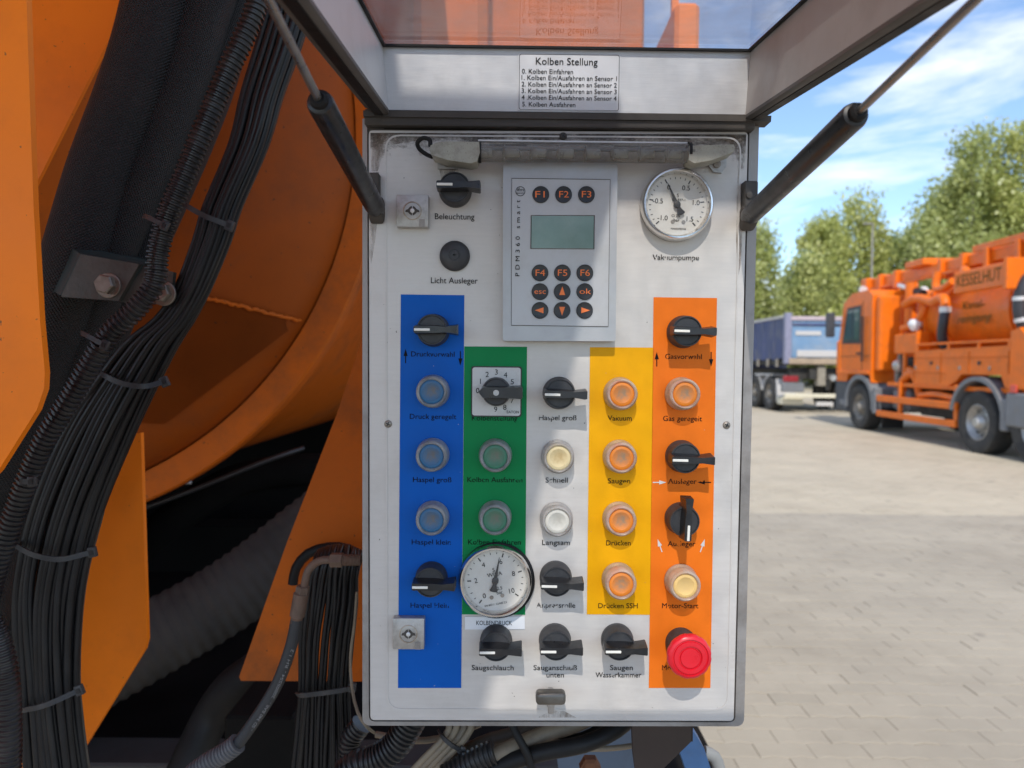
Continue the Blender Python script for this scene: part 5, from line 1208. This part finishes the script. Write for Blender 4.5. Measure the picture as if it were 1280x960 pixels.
vtube('pump_pipe', [(.2, 2.6, 1.35), (.15, 2.3, 1.3), (.15, 2.15, 1.1), (.2, 2.1, .8)], .07, m_tor); vtube('pump_pipe', [(.15, 2.65, 1.1), (.15, 2.4, 1.25), (.2, 2.1, 1.3)], .09, m_tor)
vtube('exhaust_stack', [(.25, 3.05, .9), (.25, 3.08, 1.3), (.3, 3.05, 1.7)], .05, m_rimdirty)
pb(vt, 'pump_frame', .25, .8, 2.05, 3.1, .98, 1.6, m_under, .03)
pb(vt, 'pump_post', .1, .16, 2.52, 2.6, .7, 1.66, m_tor, .008)
vtube('loose_pipe', [(.1, .8, .86), (.1, 1.4, .90), (.1, 1.9, .86)], .06, m_tor)

# ================================================================== tipper
tp = empty('tipper_truck', (8.12, 21.2, 0), (0, 0, -R(.5)))
tag(tp, 'blue tipper lorry with a pale blue tailgate standing behind the orange truck', 'truck')
m_tb = mat('tipper_side_blue', (.05, .065, .15), .6, var=.25, scale=2, dirt=(.15, .145, .16), dscale=1.6, damt=.8)
m_tg = mat('tailgate_pale_blue', (.15, .26, .40), .55, var=.15, scale=1.5, dirt=(.30, .32, .34), dscale=1.8, damt=.6)
m_tw = mat('dusty_white_paint', (.50, .48, .46), .6, var=.12, scale=2, dirt=(.30, .25, .18), dscale=2, damt=.5)
profile(tp, 'tub_side', [(0, 1.62), (0, 2.84), (6.2, 2.84), (6.2, 1.50)], -.02, .06, m_tb, .01, 1)
profile(tp, 'tub_side', [(0, 1.62), (0, 2.84), (6.2, 2.84), (6.2, 1.50)], 2.42, 2.5, m_tb, .01, 1)
pb(tp, 'tub_floor', 0, 2.48, 0, 6.2, 1.42, 1.56, m_under, .02); pb(tp, 'load', .06, 2.42, .1, 6.1, 1.56, 2.4, m_under, .02)
pb(tp, 'top_rail', -.05, .08, .0, 6.2, 2.82, 2.90, m_tw, .01)
for y in (.9, 1.8, 2.7, 3.6, 4.5): pb(tp, 'tub_rib', -.04, .0, y - .04, y + .04, 1.55, 2.82, m_tb, .01)
for y in (.55, 1.35, 2.25, 3.15): pb(tp, 'side_bracket', -.08, -.02, y - .06, y + .06, 1.36, 1.6, m_rimdirty, .01)
pb(tp, 'corner_post', -.06, .14, -.14, .04, 1.45, 2.96, mat('post_grey_blue', (.22, .22, .30), .6, var=.15), .02); pb(tp, 'corner_post', 2.34, 2.54, -.14, .04, 1.45, 2.96, MATS['post_grey_blue'], .02)
pb(tp, 'tailgate', .14, 2.34, -.10, -.02, 1.62, 2.80, m_tg, .02)
pb(tp, 'tailgate_frame', .10, 2.40, -.15, -.03, 2.74, 2.86, mat('pinkish_primer', (.45, .36, .38), .6, var=.1), .01); pb(tp, 'tailgate_rib', .16, 2.32, -.135, -.08, 2.58, 2.66, m_tb, .01); pb(tp, 'name_strip', .25, 1.0, -.125, -.08, 2.30, 2.43, m_tw, .005)
pb(tp, 'tailgate_band', .30, 2.32, -.13, -.06, 1.66, 1.86, m_tw, .01); pb(tp, 'tailgate_sill', .06, 2.42, -.17, .0, 1.44, 1.62, mat('rusty_sill', (.34, .26, .18), .8, var=.25, scale=3), .02)
pb(tp, 'chassis_beam', .7, .9, -.1, 6.0, 1.0, 1.3, m_under); pb(tp, 'chassis_beam', 1.6, 1.8, -.1, 6.0, 1.0, 1.3, m_under); pb(tp, 'cross_member', .2, 2.3, .1, .3, 1.0, 1.35, m_under)
pb(tp, 'support_bracket', .95, 1.2, -.05, .2, .8, 1.4, mat('tan_dusty_metal', (.26, .23, .18), .8, var=.2), .02)
pb(tp, 'underrun_bar', -.1, 2.5, -.30, -.20, .46, .58, mat('cream_bar', (.62, .57, .43), .6, var=.1, dirt=(.4, .34, .25), damt=.4), .01); pb(tp, 'underrun_bar', -.10, .55, -.05, .35, .24, .46, MATS['cream_bar'], .02)
pb(tp, 'tail_lamp', -.12, .32, -.24, -.14, .92, 1.10, mat('red_lamp', (.25, .02, .025), .35), .02); pb(tp, 'lamp_housing', -.14, .5, -.22, -.05, .62, .9, m_grey, .02)
bm = new(); lathe(bm, [(0, -.02), (.09, -.02), (.10, .1), (0, .12)], 16, axis='y', cap=False); mk('coupling', bm, m_rim, tp, loc=(1.35, -.2, 1.05)); pb(tp, 'number_plate', .85, 1.35, -.24, -.22, .22, .34, m_tw, .005)
for x in (0, 2.1):
    for y in (1.15, 2.55): wheel(tp, y, .52, .52, x=x - (.05 if x == 0 else 0), rm=m_rimdirty, w=.32)
    wheel(tp, 6.6, .5, .5, x=x, rm=m_rimdirty)
    arch(tp, 1.15, .5, .58, .64, x - .04, x + .5, 10, 100, m_tw); arch(tp, 2.5, .5, .58, .64, x - .04, x + .5, 80, 170, m_tw); pb(tp, 'mudguard', x - .04, x + .5, 1.05, 2.6, 1.08, 1.14, m_tw, .01)
profile(tp, 'mudguard_tail', [(.52, 1.0), (.62, 1.0), (.52, .3), (.38, .3)], -.05, .5, m_tw, .01, 1)
profile(tp, 'cab_body', [(6.5, .9), (6.5, 2.9), (8.3, 2.95), (8.5, 1.9), (8.5, .5), (7.2, .5)], 0, 2.5, m_tb, .05, 2)

# ================================================================== trees beyond the yard
def leafmat(name, c, c2):
    M = bpy.data.materials.new(name); M.use_nodes = True; N, K = M.node_tree.nodes, M.node_tree.links; N.remove(N['Principled BSDF']); out = N['Material Output']
    g = N.new('ShaderNodeAttribute'); g.attribute_name = 'tint'; x = N.new('ShaderNodeMix'); x.data_type = 'RGBA'; x.inputs[6].default_value = (*c, 1); x.inputs[7].default_value = (*c2, 1); K.new(g.outputs['Fac'], x.inputs[0])
    d = N.new('ShaderNodeBsdfDiffuse'); t = N.new('ShaderNodeBsdfTranslucent'); gl = N.new('ShaderNodeBsdfGlossy'); gl.inputs['Roughness'].default_value = .45
    a = N.new('ShaderNodeMixShader'); a.inputs[0].default_value = .45; b = N.new('ShaderNodeMixShader'); b.inputs[0].default_value = .05
    K.new(x.outputs[2], d.inputs[0]); K.new(x.outputs[2], t.inputs[0]); K.new(d.outputs[0], a.inputs[1]); K.new(t.outputs[0], a.inputs[2]); K.new(a.outputs[0], b.inputs[1]); K.new(gl.outputs[0], b.inputs[2]); K.new(b.outputs[0], out.inputs[0])
    return M
lm = [leafmat('birch_leaves', (.30, .35, .09), (.54, .56, .22)), leafmat('darker_birch_leaves', (.24, .30, .08), (.44, .48, .18)), leafmat('yellow_green_leaves', (.36, .40, .09), (.60, .60, .22))]
m_bark = mat('birch_bark', (.38, .36, .33), .9, var=.3, scale=3, dirt=(.06, .05, .04), dscale=4, damt=.8)
def tree(px, top_py, hw_px, d, lmi, label, dens=1.0, seed=0, low=.9, lean=0):
    r = np.random.default_rng(seed); rr = random.Random(seed)
    base = at(px, 454, d); base.z = 0; top_z = 1.4 + (457 - top_py) * d / F; hw = hw_px * d / F
    o = empty('tree', base); tag(o, label, 'tree', 'trees beyond the yard')
    tr_top = Vector((lean, 0, top_z * .93))
    bm = new(); n = 8
    P = catmull([Vector((0, 0, -.1)), Vector((rr.uniform(-.2, .2), 0, top_z * .3)), Vector((lean * .5 + rr.uniform(-.3, .3), 0, top_z * .62)), tr_top], .5)
    L_ = len(P); sweep(bm, P, lambda i, s: .16 * (top_z / 10) * (1 - .88 * i / (L_ - 1)) + .01, 8)
    limbs = []
    for k in range(16):
        t = rr.uniform(.22, .9); p = P[int(t * (L_ - 1))]; a = rr.uniform(0, 2 * math.pi); ln = hw * rr.uniform(.5, .95) * (1.15 - t * .6); e = p + Vector((math.cos(a) * ln, math.sin(a) * ln, ln * rr.uniform(.35, .9)))
        mid = (p + e) / 2 + Vector((0, 0, .2)); sweep(bm, catmull([p, mid, e], .4), lambda i, s: max(.012, .05 - .012 * i), 5); limbs.append((mid, e))
    mk('trunk', bm, m_bark, o, angle=60)
    # crown: drooping sprays gathered into clumps
    nc = int(105 * dens); C, S = [], []
    for k in range(nc):
        t = rr.random() ** .85; z = low + (top_z - low - .5) * t
        env = hw * (math.sin(math.pi * (.12 + .78 * t)) ** .7) * (1.0 if t < .7 else 1 - (t - .7) * .6) * rr.uniform(.70, 1.20)
        a = rr.uniform(0, 2 * math.pi); q = math.sqrt(rr.random()) ; C.append((lean * t + math.cos(a) * env * q, math.sin(a) * env * q, z)); S.append(rr.uniform(.35, .85) * (hw / 2.2) ** .6)
    for m_, e in limbs: C.append(tuple(e)); S.append(.5)
    C = np.array(C); S = np.array(S); per = int(95 * dens)
    idx = np.repeat(np.arange(len(C)), per); N_ = len(idx)
    P_ = C[idx] + np.clip(r.normal(size=(N_, 3)), -1.7, 1.7) * S[idx][:, None] * np.array([.60, .60, .72]); P_[:, 2] -= np.abs(np.clip(r.normal(size=N_), -1.8, 1.8)) * .35
    keep = P_[:, 2] > .15; P_ = P_[keep]; idx = idx[keep]; N_ = len(P_)
    sz = r.uniform(.07, .15, N_) * (d / 42) ** .8
    u = r.normal(size=(N_, 3)); u /= np.linalg.norm(u, axis=1)[:, None]; w = r.normal(size=(N_, 3)); v = np.cross(u, w); v /= np.linalg.norm(v, axis=1)[:, None]; u[:, 2] -= .35
    a = P_ + u * sz[:, None]; b = P_ + v * sz[:, None] * .7; c = P_ - u * sz[:, None]; e = P_ - v * sz[:, None] * .7
    VV = np.stack([a, b, c, e], 1).reshape(-1, 3); me = bpy.data.meshes.new('crown')
    me.vertices.add(len(VV)); me.vertices.foreach_set('co', VV.ravel()); me.loops.add(len(VV)); me.loops.foreach_set('vertex_index', np.arange(len(VV))); me.polygons.add(N_); me.polygons.foreach_set('loop_start', np.arange(0, len(VV), 4)); me.polygons.foreach_set('loop_total', np.full(N_, 4)); me.update(calc_edges=True)
    ct = r.random(len(C)); at_ = me.attributes.new('tint', 'FLOAT', 'FACE'); at_.data.foreach_set('value', np.clip(ct[idx] * .65 + r.random(N_) * .35, 0, 1))
    me.materials.append(lm[lmi]); c_ = bpy.data.objects.new('crown', me); col.objects.link(c_); c_.parent = o
for i, t in enumerate([
    (1028, 262, 40, 52, 2, 'pale birch standing behind the low rounded tree and the lamp post birch'), (1180, 225, 46, 47, 0, 'mid green tree filling the sky between the lamp post and the tall open birch'),
    (944, 275, 38, 44, 0, 'tree rising just beside the cabinet edge, above the dark side of the tipper'), (1001, 316, 48, 50, 0, 'low rounded tree directly above the pale blue tailgate'),
    (1068, 243, 50, 41, 2, 'pale yellow-green birch behind the lamp post, above the truck cab'), (1118, 282, 42, 46, 1, 'tree between the lamp post birch and the tallest birches'),
    (1160, 272, 42, 44, 1, 'dark green tree tucked under the tallest birch over the truck boom'), (1207, 160, 62, 36, 0, 'tall open birch with thin outer sprays over the sign board'),
    (1282, 148, 66, 35, 2, 'tallest birch, cut off by the edge of the photo'), (1240, 215, 52, 40, 1, 'dense tree filling the gap between the two tallest birches'), (1040, 330, 30, 55, 1, 'small dark tree behind the tipper and the cab roof')]):
    tree(*t, dens=1.0 if t[3] > 40 else 1.25, seed=20 + i)
# undergrowth closing the gaps low down
r = np.random.default_rng(2); N_ = 46000; X = r.uniform(-15, 52, N_); ph = np.sin(X * .9) + np.sin(X * 2.3 + 1); Z = (np.abs(r.random(N_)) ** .8) * (5.2 + .8 * ph); Y = 58 + r.normal(size=N_) * 1.5
P_ = np.stack([X, Y, Z], 1); u = r.normal(size=(N_, 3)); u /= np.linalg.norm(u, axis=1)[:, None]; w = r.normal(size=(N_, 3)); v = np.cross(u, w); v /= np.linalg.norm(v, axis=1)[:, None]; sz = r.uniform(.16, .34, N_)[:, None]
VV = np.stack([P_ + u * sz, P_ + v * sz, P_ - u * sz, P_ - v * sz], 1).reshape(-1, 3); me = bpy.data.meshes.new('undergrowth')
me.vertices.add(len(VV)); me.vertices.foreach_set('co', VV.ravel()); me.loops.add(len(VV)); me.loops.foreach_set('vertex_index', np.arange(len(VV))); me.polygons.add(N_); me.polygons.foreach_set('loop_start', np.arange(0, len(VV), 4)); me.polygons.foreach_set('loop_total', np.full(N_, 4)); me.update(calc_edges=True)
at_ = me.attributes.new('tint', 'FLOAT', 'FACE'); at_.data.foreach_set('value', r.random(N_)); me.materials.append(lm[1]); o = bpy.data.objects.new('undergrowth', me); col.objects.link(o); o['kind'] = 'stuff'
# lamp post
b_ = at(1087, 454, 39); lp = empty('street_lamp', (b_.x, b_.y, 0)); tag(lp, 'slender grey lamp post standing before the birches', 'street lamp')
bm = new(); sweep(bm, [Vector((0, 0, z)) for z in (0, 3, 6, 9.1)], lambda i, s: (.09, .075, .06, .045)[i], 12); mk('post', bm, m_alu_dull, lp)
bm = new(); box(bm, (-.25, 0, 9.15), (.6, .18, .09), .03); mk('lamp_head', bm, m_alu_dull, lp)
flush_texts()
